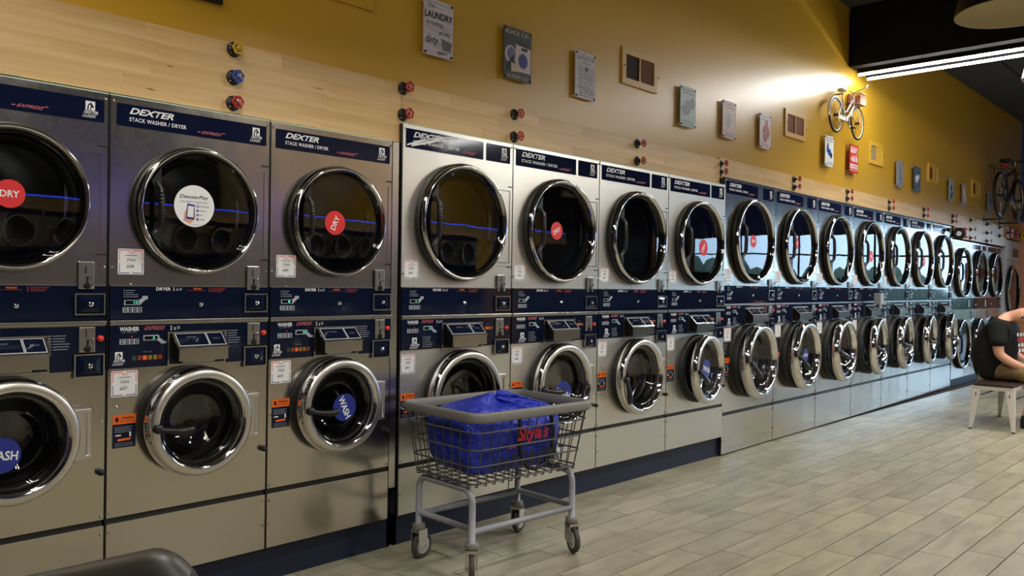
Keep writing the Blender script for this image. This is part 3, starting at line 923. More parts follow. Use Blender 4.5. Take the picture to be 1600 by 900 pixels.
def machine(g, X, Y, rz, label, nums, ddst=None, wdst=None, ajar=0.0, lever=0.0, digits=('10', '3'), full=True):
    G = GROUPS[g]
    root = thing('stacked_washer_dryer', label, 'washing machine', (X, Y, 0), rz, 'stacked washer-dryers along the yellow wall')
    w, top = G['w'], G['top']
    def cab(b):
        b.box(0.002, w-0.002, 0.02, G['dep'], G['z0'], top-0.004, cabm, skip=('front',))
        b.box(0.002, w-0.002, 0.02, 0.06, top-0.012, top, steel2)
        b.box(0.002, w-0.002, 0.0, 0.02, G['dp'][0]-0.014, G['wp'][1]+0.004, darkgap) if G['dp'][0]-0.014 > G['wp'][1]+0.004 else None
        b.box(0.002, w-0.002, 0.008, 0.02, G['wp'][0]-0.002, G['dp'][1]+0.002, darkgap)
    ob('cabinet', cm((g, 'cabinet'), cab), root)
    d = dryer_parts(root, g, G, ddst)
    washer_parts(root, g, G, ajar, lever, wdst)
    ob('lower_panel', cm((g, 'lower_panel'), lambda b: b.box(0.002, w-0.002, 0, 0.02, G['z0'], G['g0'], G.get('st', steel))), root)
    ob('groove_strip', cm((g, 'groove'), lambda b: (b.box(0.004, w-0.004, 0.010, 0.02, G['g0'], G['g1'], black), b.box(0.004, w-0.004, -0.002, 0.010, G['g0']-0.002, G['g0']+0.002, steel2))), root)
    if g != 'g3':
        ob('lit_gap_strip', cm((g, 'lit_gap_strip'), lambda b: b.box(0.0, w, 0.003, 0.02, top, top+0.005, lit_gap)), root)  # added strip, coloured like the lit gap under the board
    ob('edge_strip', cm((g, 'edge'), lambda b: b.box(-0.003, 0.002, 0.004, 0.02, G['z0'], top, black)), root)
    ob('divider_strip', cm((g, 'divider'), lambda b: b.box(0.003, w-0.003, -0.012, 0.008, G['wp'][1]+0.001, G['dp'][0]-0.003, steel2), 0.002), root)
    # banner plates
    bz0, bz1 = G['bz']
    bh = bz1-bz0
    for i, (a, c) in enumerate(G['ban']):
        bp = ob('banner', cm((g, 'banner', i), lambda b: b.poly([(a+0.004, bz0), (c-0.004, bz0), (c, bz0+0.004), (c, bz1-0.004), (c-0.004, bz1), (a+0.004, bz1), (a, bz1-0.004), (a, bz0+0.004)], -0.002, 0, navy_band)), root)
        if i == 0:
            s = (c-a) if len(G['ban']) == 2 else (c-a)*0.70/0.70
            k = 1.0 if g == 'g1' else 1.18
            text('DEXTER', white, bp, a+0.045, a+0.045+0.17*k, bz0+bh*0.58, bz0+bh*0.87, -0.003, 0.35, 0.03, spacing=0.98)
            text('STACK WASHER / DRYER', white, bp, a+0.045, a+0.045+0.22*(1.0 if g == 'g1' else 1.42), bz0+bh*0.25, bz0+bh*0.43, -0.003, 0, 0.018, spacing=1.1)
            e0 = a+0.315 if g == 'g1' else a+0.372
            text('EXPRESS', rose_print, bp, e0+0.012, e0+0.100, bz0+bh*0.16, bz0+bh*0.30, -0.003, 0.6, 0.012)
            ob('speed_lines', cm('speed_lines', lambda b: (b.poly([(0, 0.3), (0.10, 0.3), (0.12, 0.5), (0.03, 0.5)], 0, 0, rose_print), b.poly([(0.9, 0.7), (1.0, 0.75), (0.98, 0.9), (0.88, 0.88)], 0, 0, rose_print))), bp, (e0-0.004, -0.003, bz0+bh*0.14), (0, 0, 0), (0.118, 1, 0.018))
        if i == len(G['ban'])-1:
            badge(bp, c-0.076, c-0.022, bz0+bh*0.14, bz0+bh*0.86, -0.003)
    # dryer control panel
    a, c = 0.004, w-0.004
    z0, z1 = G['dp']
    dp = ob('dryer_control_panel', cm((g, 'dryer_panel'), lambda b: (b.box(a, c, -0.004, 0.008, z0, z1-0.005, navy), b.box(a, c, -0.006, 0.008, z1-0.005, z1, steel2))), root)
    y = -0.0052
    h = z1-z0
    text('DRYER', white, dp, 0.175+0.03*(g != 'g1'), 0.232+0.03*(g != 'g1'), z1-0.020, z1-0.008, y, 0, 0.02)
    text(G['load'], white, dp, 0.24+0.03*(g != 'g1'), 0.262+0.03*(g != 'g1'), z1-0.020, z1-0.008, y)
    rect(grey_print, dp, 0.266+0.03*(g != 'g1'), 0.276+0.03*(g != 'g1'), z1-0.020, z1-0.009, y)
    wx = w*0.5
    text('WARNING', orange, dp, wx-0.005, wx+0.030, z1-0.016, z1-0.009, y, 0, 0.02)
    rect(dim_red, dp, wx-0.028, wx+0.046, z1-0.020, z1-0.0185, y)
    text_lines(dp, wx+0.06, wx+0.14, z1-0.026, z1-0.008, y, 3, dim_red, 'dw')
    text_lines(dp, 0.053, 0.110, z1-0.048, z1-0.016, y, 4, grey_print, 'di')
    display(dp, 0.055, z0+h*0.42, y, digits[0], False)
    keys(dp, 0.050, z0+h*0.20, y)
    ob('key_lock', cm('panel_lock', lambda b: b.lathe([(0.010, 0), (0.010, -0.006), (0.006, -0.009), (0, -0.009)], chrome, n=14)), dp, (0.354/0.655*w, -0.004, z0+h*0.42))
    coin_and_lock(root, g, G, 'D', -0.006)
    # washer control panel
    z0, z1 = G['wp']
    h = z1-z0
    wp = ob('washer_control_panel', cm((g, 'washer_panel'), lambda b: (b.box(a, c, -0.004, 0.008, z0+0.003, z1-0.004, navy), b.box(a, c, -0.006, 0.008, z1-0.004, z1, steel2), b.box(a, c, -0.005, 0.008, z0, z0+0.003, steel2))), root)
    text('WASHER', white, wp, 0.040, 0.112, z1-0.026, z1-0.010, y, 0, 0.025)
    text('EXPRESS', rose_print, wp, 0.130, 0.212, z1-0.024, z1-0.009, y, 0.6, 0.012)
    text(G['load'], white, wp, 0.231, 0.255, z1-0.026, z1-0.010, y)
    rect(grey_print, wp, 0.259, 0.270, z1-0.024, z1-0.011, y)
    keys(wp, 0.040, z0+h*0.55, y)
    text('WASH TEMPERATURE', grey_print, wp, 0.046, 0.104, z0+h*0.80, z0+h*0.83, y)
    ob('indicator', cm('indicator', lambda b: b.poly(disc_pts(0, 0, 0.003, 10), 0, 0, button_red)), wp, (0.085, y, z0+h*0.72))
    display(wp, 0.128 if g == 'g1' else 0.145, z0+h*0.54, y, digits[1], True)
    ca, cb, cz0, cz1 = G['cyc']
    def cyc(b):
        for i, m in enumerate((dim_green, dim_red, orange, dim_yellow, dim_yellow, dim_red)):
            b.poly([(i/6+0.02, 0), ((i+1)/6-0.02, 0), ((i+1)/6-0.02, 0.7), (i/6+0.02, 0.7)], 0, 0, m)
    ob('cycle_lights', cm('cycle_lights', cyc), wp, (ca, y, cz0), (0, 0, 0), (cb-ca, 1, cz1-cz0))
    text('WASH CYCLE', grey_print, wp, ca+(cb-ca)*0.35, ca+(cb-ca)*0.65, cz1+0.004, cz1+0.009, y)
    hb_ = G['hb']
    badge(wp, hb_[0], hb_[1], hb_[2], hb_[3], y)
    text_lines(wp, G['ins'][0], G['ins'][1], G['ins'][2], G['ins'][3], y, 6, grey_print, 'wi')
    ob('start_button', cm('start_button', lambda b: b.lathe([(0.0125, 0), (0.0125, -0.006), (0.009, -0.011), (0, -0.012)], button_red, n=18)), wp, (G['btn'][0], -0.004, G['btn'][1]))
    soap_box(root, g, G, -0.005)
    coin_and_lock(root, g, G, 'W', -0.006)
    sticker_number(root, G['sd'], nums[0])
    sticker_number(root, G['sw'], nums[1])
    warning(root, G['wn'])
    for (uu, zz) in ((0.012, G['g1']+0.012), (w-0.012, G['g1']+0.012), (0.012, G['g0']-0.03), (w-0.012, G['g0']-0.03), (0.012, G['z0']+0.10), (w-0.012, G['z0']+0.10), (0.012, top-0.02), (w-0.012, top-0.02), (0.010, 1.345), (w-0.010, 1.345), (0.034, G['wd'][1]+0.08), (w-0.034, G['wd'][1]+0.08), (0.012, G['wd'][1]-0.02), (w-0.012, G['wd'][1]+0.03), (0.080, G['dp'][1]+0.002)):
        screw(root, uu, zz)
    ob('door_stop', cm('door_stop', lambda b: b.lathe([(0.010, 0), (0.013, -0.014), (0.010, -0.026), (0, -0.028)], rubber, n=12)), root, (w-0.018, 0, G['wd'][1]-0.155))
    return root

RZ3 = math.atan(0.0239)
MX = [('g1', 0.5586), ('g1', 1.2196), ('g1', 1.8807), ('g2', 2.598), ('g2', 3.388), ('g2', 4.178), ('g2', 4.968)]
for i in range(7):
    MX.append(('g3', 5.785+0.9040*i))
LAB = [
 'brown-tinted stainless washer-dryer stack cut off by the left edge of the picture',
 'stainless washer-dryer stack with the big round white phone-payment sticker on its dryer glass',
 'stainless washer-dryer stack numbered 40 and 39, left of the vertical steel gap strip',
 'stainless washer-dryer stack with scratches across its banner, directly behind the laundry cart',
 'stainless washer-dryer stack with pale laundry and a blue WASH sticker in its washer glass',
 'stainless washer-dryer stack with no stickers on its door glass, right of the cart',
 'stainless washer-dryer stack at the end of the navy plinth, its washer door ajar',
 'blue-lit stainless stack just right of the navy plinth, first that reaches the floor',
 'blue-lit stainless stack, second beyond the end of the navy plinth',
 'blue-lit stainless stack, third beyond the end of the navy plinth',
 'blue-lit stainless stack with a small white box set on its ledge, fourth beyond the plinth',
 'blue-lit stainless stack, fifth beyond the plinth, its washer door half open',
 'blue-lit stainless stack, second to last before the far stacked dryers',
 'blue-lit stainless stack right beside the far stacked dryers',
]
DST = [('dry', -0.008, 0.010, 0.048, 0.0), ('pay', -0.022, 0.018, 0.082, 0.0), ('dry', -0.024, -0.006, 0.054, 1.15), None, ('dry', -0.047, 0.0, 0.052, 0.45), None, ('dry', 0.03, -0.03, 0.058, 0.9),
       ('dry', -0.02, 0.0, 0.05, 0.0), ('dry', -0.10, 0.02, 0.055, 0.0), None, ('dry', -0.02, -0.03, 0.06, 0.0), None, ('dry', 0.0, -0.03, 0.06, 0.3), None]
WST = [(-0.032, -0.040, 0.060, -0.1), None, (0.022, -0.012, 0.062, -1.15), None, (-0.005, -0.045, 0.075, -0.35), None, (-0.02, 0.0, 0.07, -0.3), None, (0.0, 0.0, 0.06, 0.0), None, None, None, None, None]
AJ = [0, 0, 0, 0, 0, 0, 0.12, 0.045, 0.05, 0.06, 0.12, 0.09, 0.11, 0.12]
LEV = [0, 0, 0, 0, 0, 1.35, 0.6, 0.6, 0.5, 0.2, 0.1, 0.0, 0.0, 0.0]
DIG = [('8', '5'), ('10', '3'), ('1', '38'), ('0', '40'), ('5', '14'), ('4', '12'), ('6', '10')]+[('7', '9')]*7
for i, (g, X) in enumerate(MX):
    yy = 0.0 if g != 'g3' else 0.022+0.0239*(X-5.785)
    machine(g, X, yy, RZ3 if g == 'g3' else 0.0, LAB[i], (36+2*i if i else 36, 35+2*i), DST[i], WST[i], AJ[i], LEV[i], DIG[i])
machine('g1', -0.1024, 0.0, 0.0, 'stainless washer-dryer stack just outside the left edge of the picture', (34, 33))
# scratch left across the banner of the fourth stack
sm = MB()
for k, (x0_, z0_, x1_, z1_, t_) in enumerate(((2.622, 1.976, 2.80, 2.030, 0.015), (2.650, 1.974, 2.90, 2.046, 0.018), (2.760, 2.024, 2.965, 2.052, 0.011))):
    xm_, zm_ = (x0_+x1_)/2, (z0_+z1_)/2+0.006
    sm.poly([(x0_, z0_), (xm_, zm_-t_/2), (xm_, zm_+t_/2), (x0_, z0_+t_*0.5)], -0.0042, -0.0042, white)
    sm.poly([(xm_, zm_-t_/2), (x1_, z1_-0.001), (x1_, z1_+0.001), (xm_, zm_+t_/2)], -0.0042, -0.0042, white)
m4 = [o for o in bpy.data.objects if o.get('label') == LAB[3]][0]
so = ob('banner_scratch', sm, m4, (-2.598, 0, 0))
so['label'] = 'bare scratches through the navy banner'
# laundry showing behind the glass of the fifth stack
lm = MB()
lm.ball((0, 0, 0), 0.15, mat('pale_laundry', lin(226, 206, 190), 0.9), (1.0, 0.68, 1.05), 24, 16)
lo = ob('wet_laundry', lm, None, (3.388+0.43, 0.150, 0.735))
for v in lo.data.vertices:
    n_ = math.sin(v.co.x*60)*math.cos(v.co.z*47+v.co.y*30)
    v.co *= 1+0.10*n_
tag(lo, 'pale laundry pressed behind the washer glass with the blue WASH sticker', 'laundry')

# stacked dryers at the far end
def far_dryer(X, label):
    Y = 0.022+0.0239*(X-5.785)
    root = thing('stacked_dryer', label, 'dryer', (X, Y, 0), RZ3, 'stacked dryers at the far end')
    w = 0.934
    def front(b):
        b.holed(0.002, w-0.002, 1.20, 1.985, 0.46, 1.55, 0.29, 0, 0.02, steel)
        b.holed(0.002, w-0.002, 0.11, 1.04, 0.46, 0.57, 0.29, 0, 0.02, steel)
    ob('front', cm('far_front', front), root)
    ob('cabinet', cm('far_cab', lambda b: b.box(0.002, w-0.002, 0.02, 0.9, 0.0, 1.98, cabm, skip=('front',))), root)
    ob('kick_plate', cm('far_kick', lambda b: b.box(0.0, w, 0.02, 0.04, 0.0, 0.11, navy_kick)), root)
    cp = ob('control_panel', cm('far_panel', lambda b: b.box(0.004, w-0.004, -0.003, 0.02, 1.04, 1.20, navy)), root)
    ob('lock', cm('panel_lock', lambda b: b.lathe([(0.010, 0), (0.010, -0.006), (0.006, -0.009), (0, -0.009)], chrome, n=14)), cp, (0.3, -0.003, 1.1))
    ob('coin_slot', cm('far_coin', lambda b: b.box(0.80, 0.86, -0.012, -0.003, 1.07, 1.17, coinm)), cp)
    for (p, q) in ((0.05, 0.56), (0.64, 0.86)):
        ob('banner', cm(('far_banner', p), lambda b: b.box(p, q, -0.002, 0, 1.895, 1.965, navy_band)), root)
    ob('ticket_slot', cm('far_ticket', lambda b: b.box(0.045, 0.10, -0.004, 0, 0.90, 1.02, black)), root)
    for z in (1.55, 0.57):
        ob('drum', cm('far_drum', lambda b: b.lathe([(0.29, 0.0), (0.27, 0.10), (0.34, 0.11), (0.34, 0.6), (0, 0.58)], drum, n=36)), root, (0.46, 0, z))
        d = ob('door', cm(('g3', 'dryer_door'), dryer_door_mesh(0.34)), root, (0.46, 0, z))
        ob('glass', cm(('g3', 'dryer_glass'), lambda b: None), d)
        ob('handle', CACHE[('g3', 'dryer_handle')], d)
    return root
far_dryer(12.135, 'stacked dryer pair right after the last washer, left of two others')
far_dryer(13.075, 'stacked dryer pair in the middle of the far three')
far_dryer(14.015, 'stacked dryer pair beside the tall white machine at the far corner')
def tall_unit():
    X = 14.965
    Y = 0.022+0.0239*(X-5.785)-0.03
    root = thing('large_dryer', 'tall white dryer with one big round door at the far corner', 'dryer', (X, Y, 0), RZ3)
    w = 1.06
    ob('front', MB().holed(0.0, w, 0.45, 1.80, 0.52, 1.30, 0.36, 0, 0.02, whitep), root)
    ob('cabinet', MB().box(0.0, w, 0.02, 0.85, 0.0, 2.125, whitep, skip=('front',)), root)
    ob('lower_panel', MB().box(0.0, w, 0.0, 0.02, 0.0, 0.445, whitep), root)
    tp = ob('top_panel', MB().box(0.0, w, -0.012, 0.02, 1.806, 2.125, whitep), root)
    ob('display', MB().box(0.56, 0.96, -0.016, -0.012, 1.86, 2.0, navy), tp)
    ob('drum', MB().lathe([(0.36, 0.0), (0.34, 0.1), (0.42, 0.12), (0.42, 0.6), (0, 0.58)], drum, n=36), root, (0.52, 0, 1.30))
    d = ob('door', cm('tall_door', dryer_door_mesh(0.42)), root, (0.52, 0, 1.30))
    ob('glass', cm('tall_glass', lambda b: b.lathe([(0.357, -0.030), (0.0, -0.031)], glass, n=48)), d)
    ob('latch', MB().box(0.97, 1.01, -0.03, 0, 1.22, 1.42, black), root)
tall_unit()
# opposite row, only ever seen as reflections
def opposite_machine(X):
    root = thing('opposite_washer', 'washer on the opposite wall seen only in reflections, %s from the near end' % ('first second third fourth fifth sixth seventh eighth ninth tenth eleventh twelfth thirteenth'.split()[int(round(X/0.79))]), 'washing machine', (X, YR+0.85, 0), PI, 'washers along the opposite wall')
    w = 0.786
    ob('cabinet', cm('opp_cab', lambda b: b.box(0, w, 0.0, 0.82, 0.0, 1.95, steel)), root)
    ob('banner', cm('opp_ban', lambda b: b.box(0.02, w-0.02, -0.004, 0, 1.84, 1.93, navy_band)), root)
    ob('control_panel', cm('opp_pan', lambda b: b.box(0.004, w-0.004, -0.006, 0, 0.97, 1.28, navy)), root)
    for z, R in ((1.58, 0.27), (0.70, 0.25)):
        ob('door', cm(('opp_door', R), lambda b: b.lathe([(R, 0), (R, -0.06), (R*0.9, -0.07), (R*0.8, -0.05), (0, -0.045)], chrome, n=32, mlist=[black, chrome, chrome, black])), root, (w/2, 0, z))
for i in range(13):
    opposite_machine(0.0+0.79*i)
# ------------------------------------------------------------------ valves on the board
def valve_meshes():
    def fl(b):
        b.lathe([(0.0, 0.0), (0.031, 0.0), (0.031, -0.006), (0.029, -0.008), (0.016, -0.008), (0.014, -0.020), (0.010, -0.022), (0, -0.022)], iron, n=24)
        for k in range(4):
            a = PI/4+k*PI/2
            b.lathe([(0.004, -0.008), (0.003, -0.010), (0, -0.0105)], chrome, n=8, c=(0.023*math.cos(a), 0, 0.023*math.sin(a)))
    CACHE['valve_flange'] = None
    del CACHE['valve_flange']
    return cm('valve_flange', fl)
def wheel_mesh(m, R=0.024):
    def fn(b):
        pts = []
        n = 48
        for i in range(n):
            a = 2*PI*i/n
            r = R*(0.93+0.09*math.cos(6*a))
            pts.append((r*math.cos(a), 0, r*math.sin(a)))
        b.tube(pts, R*0.17, m, 7, closed=True)
        for k in range(6):
            a = 2*PI*k/6
            b.cyl((0, 0.002, 0), (R*0.9*math.cos(a), 0, R*0.9*math.sin(a)), R*0.11, m, n=6)
        b.lathe([(R*0.34, 0.004), (R*0.34, -0.004), (R*0.2, -0.005)], m, n=14)
        b.lathe([(R*0.2, -0.004), (R*0.2, -0.009), (0, -0.010)], chrome, n=6)
    return cm(('wheel', m.name, R), fn)
def valve(X, Z, m, label, out, y=None, R=0.024):
    y0 = yw(X)-0.0305 if y is None else y
    t = thing('gate_valve', label, 'valve', (X, y0, Z), 0, 'handwheel valves on the maple board')
    ob('flange', valve_meshes(), t)
    ob('stem', cm(('stem', out), lambda b: (b.cyl((0, -0.02, 0), (0, -out*0.55, 0), 0.009, iron, n=10), b.cyl((0, -out*0.5, 0), (0, -out, 0), 0.005, satin, n=8))), t)
    ob('handwheel', wheel_mesh(m, R), t, (0, -out, 0), (0, random.uniform(0, 1), 0))
valve(1.711, 2.253, v_yel, 'yellow handwheel valve, top of the three-colour column at the left', 0.042)
valve(1.711, 2.138, v_blue, 'blue handwheel valve in the middle of the three-colour column at the left', 0.042)
valve(1.711, 2.032, v_red, 'red handwheel valve, lowest of the three-colour column at the left', 0.042)
PAIRS = [(2.615, 2.258, 2.128, 'above the vertical steel gap strip'), (3.425, 2.258, 2.132, 'above the stack with pale laundry, at its left seam'), (4.648, 2.256, 2.140, 'below the wooden wall vent with the dark screen'), (5.79, 2.256, 2.192, 'where the blue-lit stacks begin'),
         (7.121, 2.272, 2.204, 'over the second blue-lit stack'), (8.35, 2.272, 2.203, 'over the third blue-lit stack, below the red sign'), (9.563, 2.272, 2.200, 'over the fifth blue-lit stack'), (10.776, 2.278, 2.204, 'over the sixth blue-lit stack'), (11.98, 2.280, 2.212, 'over the last blue-lit stack')]
for X, za, zb, wh in PAIRS:
    yv = None if X < 5.775 else yw(X)-0.0222
    valve(X, za, v_red, 'upper red valve of the pair '+wh, 0.055, yv)
    valve(X, zb, v_red, 'lower red valve of the pair '+wh, 0.055, yv)
for X, wh in ((12.85, 'over the first far stacked dryer'), (13.73, 'over the second far stacked dryer')):
    for z, m, c in ((2.284, v_yel, 'yellow'), (2.156, v_blue, 'blue'), (2.024+0.014, v_red, 'red')):
        valve(X, z, m, c+' handwheel valve in the column '+wh, 0.07, yw(X)-0.0222)
for z, c in ((2.284, 'upper'), (2.153, 'lower')):
    valve(14.485, z, v_red, c+' red handwheel valve just left of the tall white corner dryer', 0.07, yw(14.485)-0.0222)
for X, m, lab in ((14.976, v_red, 'large red disc handwheel, left of two red ones at the far corner'), (15.34, v_red, 'large red disc handwheel, right of two red ones at the far corner'), (15.79, v_yel, 'large yellow disc handwheel at the far corner')):
    t = thing('large_handwheel', lab, 'handwheel', (X, yw(X)-0.0222, 2.226), 0, 'large handwheels at the far corner')
    ob('stem', cm('big_stem', lambda b: b.cyl((0, 0, 0), (0, -0.05, 0), 0.014, iron, n=10)), t)
    ob('wheel', cm(('bigwheel', m.name), lambda b: (b.lathe([(0.0, -0.055), (0.05, -0.06), (0.078, -0.05), (0.084, -0.062), (0.076, -0.075), (0.05, -0.068), (0.0, -0.066)], m, n=28), b.lathe([(0.016, -0.066), (0.014, -0.08), (0, -0.082)], iron, n=12))), t)
t = thing('hanging_hose_coil', 'dark coil with red fittings hung beside the last blue-lit stack', 'hose', (12.13, 0.10, 2.06))
ob('coil', MB().torus((0, 0, 0), 0.055, 0.022, rubber, 'x', 20, 8).torus((0.03, 0, 0.0), 0.06, 0.02, rubber, 'x', 20, 8), t)
ob('fitting', MB().cyl((0.0, -0.05, 0.05), (0.10, -0.05, 0.06), 0.022, v_red, n=10).cyl((0.0, -0.06, -0.03), (0.09, -0.06, -0.04), 0.018, v_red, n=10), t)
ob('hook', MB().cyl((0.02, 0.055, 0.08), (0.02, 0.0, 0.06), 0.008, iron, n=8), t)

# ------------------------------------------------------------------ signs and vents on the wall
lilac = mat('sign_lilac_white', lin(206, 196, 206), 0.5)
ln = add_noise(lilac, 4, 'Object', (1, 1, 26), 3)
ramp_col(lilac, ln.outputs['Fac'], [(0.35, lin(178, 166, 178)), (0.55, lin(210, 200, 208))])
sign_dark = mat('sign_charcoal', lin(64, 70, 72), 0.5)
sign_pink = mat('sign_pink_white', lin(214, 196, 200), 0.5)
sign_teal = mat('sign_pale_teal', lin(168, 190, 186), 0.5)
sign_grey = mat('sign_grey', lin(150, 152, 158), 0.5)
sign_rose = mat('sign_dusty_rose', lin(196, 166, 160), 0.5)
sign_blue = mat('sign_slate_blue', lin(70, 86, 112), 0.5)
tan_print = mat('tan_print', lin(206, 188, 158), 0.5)
violet = mat('violet_print', lin(110, 104, 150), 0.5)
red_board = mat('sign_red', lin(206, 44, 36), 0.5)
basket_grey = mat('basket_grey_print', lin(112, 106, 108), 0.5)
def sign(X0_, X1_, Z0, Z1, m, label, depth=0.028):
    t = thing('wall_sign', label, 'sign', (X0_, yw((X0_+X1_)/2)-depth, Z0), 0, 'metal signs along the yellow wall')
    w, h = X1_-X0_, Z1-Z0
    p = ob('board', MB().box(0, w, 0.0, 0.005, 0, h, m), t)
    for u in (0.012, w-0.012):
        for z in (0.012, h-0.012):
            ob('standoff', cm(('standoff', depth), lambda b: (b.lathe([(0.007, 0.0), (0.006, -0.005), (0, -0.006)], iron, n=10), b.cyl((0, 0.005, 0), (0, depth, 0), 0.005, satin, n=8))), t, (u, 0, z))
    return p, w, h
def lines_print(p, w, h, z0, z1, n, m, seed, u0=0.1, u1=0.9):
    rr = random.Random(seed)
    b = MB()
    for i in range(n):
        z = z1-(z1-z0)*(i+0.8)/n
        hh = (z1-z0)/n*0.45
        a = u0+rr.random()*0.1
        while a < u1-0.05:
            e = min(u1, a+0.08+rr.random()*0.16)
            b.poly([(a*w, z*h), (e*w, z*h), (e*w, (z+hh)*h), (a*w, (z+hh)*h)], -0.0008, -0.0008, m)
            a = e+0.04
    ob('print_lines', b, p)
p, w, h = sign(2.747, 2.949, 2.462, 2.748, lilac, 'pale sign with big black LAUNDRY lettering and a grey basket')
for (tx, u0, u1, z0, z1, sh, bo) in (('The', 0.14, 0.38, 0.85, 0.92, 0.3, 0), ('LAUNDRY', 0.03, 0.97, 0.66, 0.79, 0, 0.03), ('is looking', 0.10, 0.66, 0.52, 0.62, 0.4, 0), ('at me', 0.50, 0.88, 0.40, 0.46, 0.4, 0), ('dirty', 0.06, 0.50, 0.17, 0.36, 0.4, 0.005), ('again', 0.46, 0.80, 0.04, 0.12, 0.3, 0.01)):
    text(tx, ink, p, u0*w, u1*w, z0*h, z1*h, -0.001, sh, bo)
ob('basket_print', MB().poly([(0.64*w, 0.14*h), (0.90*w, 0.14*h), (0.97*w, 0.30*h), (0.58*w, 0.34*h)], -0.001, -0.001, basket_grey), p)
p, w, h = sign(3.338, 3.567, 2.455, 2.745, sign_dark, 'charcoal sign headed BLACK CAT with cats around a white washing machine')
text('BLACK CAT', tan_print, p, 0.05*w, 0.95*w, 0.87*h, 0.96*h, -0.001, 0, 0.01)
text('LAUNDRY CO.', tan_print, p, 0.10*w, 0.90*w, 0.04*h, 0.10*h, -0.001)
b = MB()
b.poly([(0.42*w, 0.18*h), (0.97*w, 0.18*h), (0.97*w, 0.66*h), (0.42*w, 0.70*h)], -0.0008, -0.0008, sign_pink)
b.poly([(0.62*w, 0.60*h), (0.84*w, 0.60*h), (0.84*w, 0.66*h), (0.62*w, 0.66*h)], -0.0012, -0.0012, ink)
b.poly([(w*0.68+0.36*w*0.5*math.cos(a*PI/12), h*0.40+0.30*w*math.sin(a*PI/12)*0.66) for a in range(24)], -0.0012, -0.0012, violet)
b.poly([(w*0.68+0.28*w*0.5*math.cos(a*PI/12), h*0.40+0.24*w*math.sin(a*PI/12)*0.66) for a in range(24)], -0.0016, -0.0016, blue_print)
b.poly([(w*0.24+0.40*w*0.5*math.cos(a*PI/12), h*0.47+0.34*w*math.sin(a*PI/12)*0.66) for a in range(24)], -0.0010, -0.0010, sign_pink)
b.poly([(w*0.26+0.30*w*0.5*math.cos(a*PI/12), h*0.48+0.26*w*math.sin(a*PI/12)*0.66) for a in range(24)], -0.0014, -0.0014, violet)
b.poly([(0.08*w, 0.16*h), (0.34*w, 0.16*h), (0.38*w, 0.40*h), (0.34*w, 0.48*h), (0.28*w, 0.44*h), (0.20*w, 0.36*h), (0.10*w, 0.30*h)], -0.0018, -0.0018, ink)
b.poly([(0.50*w, 0.70*h), (0.86*w, 0.67*h), (0.82*w, 0.76*h), (0.74*w, 0.73*h), (0.58*w, 0.76*h), (0.45*w, 0.78*h)], -0.0018, -0.0018, ink)
b.poly([(0.26*w, 0.15*h), (0.54*w, 0.17*h), (0.52*w, 0.30*h), (0.25*w, 0.32*h)], -0.0022, -0.0022, tan_print)
ob('picture_print', b, p)
p, w, h = sign(3.977, 4.179, 2.458, 2.746, lilac, 'white sign of bathroom rules in small grey writing, left of the wooden vent')
text('BATHROOM', grey_print, p, 0.10*w, 0.92*w, 0.82*h, 0.91*h, -0.001, 0, 0.01)
text('Rules', grey_print, p, 0.36*w, 0.70*w, 0.74*h, 0.81*h, -0.001, 0.3)
lines_print(p, w, h, 0.04, 0.70, 13, grey_print, 3)
ob('hand_print', MB().poly([(0.48*w, 0.58*h), (0.60*w, 0.60*h), (0.62*w, 0.68*h), (0.52*w, 0.70*h), (0.46*w, 0.64*h)], -0.001, -0.001, ink), p)
SG = [(5.191, 5.401, sign_teal, 'pale teal sign right of the wooden vent with the dark screen', grey_print, 11),
      (5.81, 6.021, sign_rose, 'dusty pink sign, second right of the wooden vent with the dark screen', sign_grey, 12),
      (6.436, 6.63, sign_pink, 'pinkish sign with a red figure, left of the wooden vent below the light streak', dim_red, 13),
      (7.746, 7.945, white, 'white comic sign below the small white bicycle', v_blue, 14),
      (9.75, 9.954, sign_grey, 'pale grey sign, first one right of the yellow vent beyond the red sign', grey_print, 15),
      (10.348, 10.571, sign_blue, 'slate blue sign with a white figure on the shaded wall', white, 16),
      (11.757, 11.943, sign_teal, 'narrow pale sign with dark triangle, left of the pinkish far sign', sign_blue, 17),
      (12.362, 12.548, sign_rose, 'small pinkish sign, last before the far yellow vent', white, 18),
      (13.70, 13.93, sign_grey, 'grey sign behind the dark bicycle wheel', sign_blue, 19)]
for (xa, xb, m, lab, m2, seed) in SG:
    p, w, h = sign(xa, xb, 2.466, 2.755, m, lab, 0.045 if xa > 7 else 0.03)
    rr = random.Random(seed)
    lines_print(p, w, h, 0.80, 0.96, 2, grey_print, seed)
    b = MB()
    for k in range(5):
        cx, cz, r = (0.25+0.5*rr.random())*w, (0.2+0.5*rr.random())*h, (0.08+0.14*rr.random())*w
        n_ = rr.randint(4, 9)
        b.poly([(cx+r*math.cos(2*PI*i/n_)*(0.7+0.6*rr.random()), cz+r*math.sin(2*PI*i/n_)*1.2*(0.7+0.6*rr.random())) for i in range(n_)], -0.0008-0.0002*k, -0.0008-0.0002*k, m2 if k % 2 == 0 else (ink if seed == 14 else m2))
    ob('picture_print', b, p)
    lines_print(p, w, h, 0.04, 0.16, 2, grey_print, seed+40)
p, w, h = sign(8.357, 8.57, 2.470, 2.753, red_board, 'red restroom sign with rows of white figures', 0.045)
b = MB()
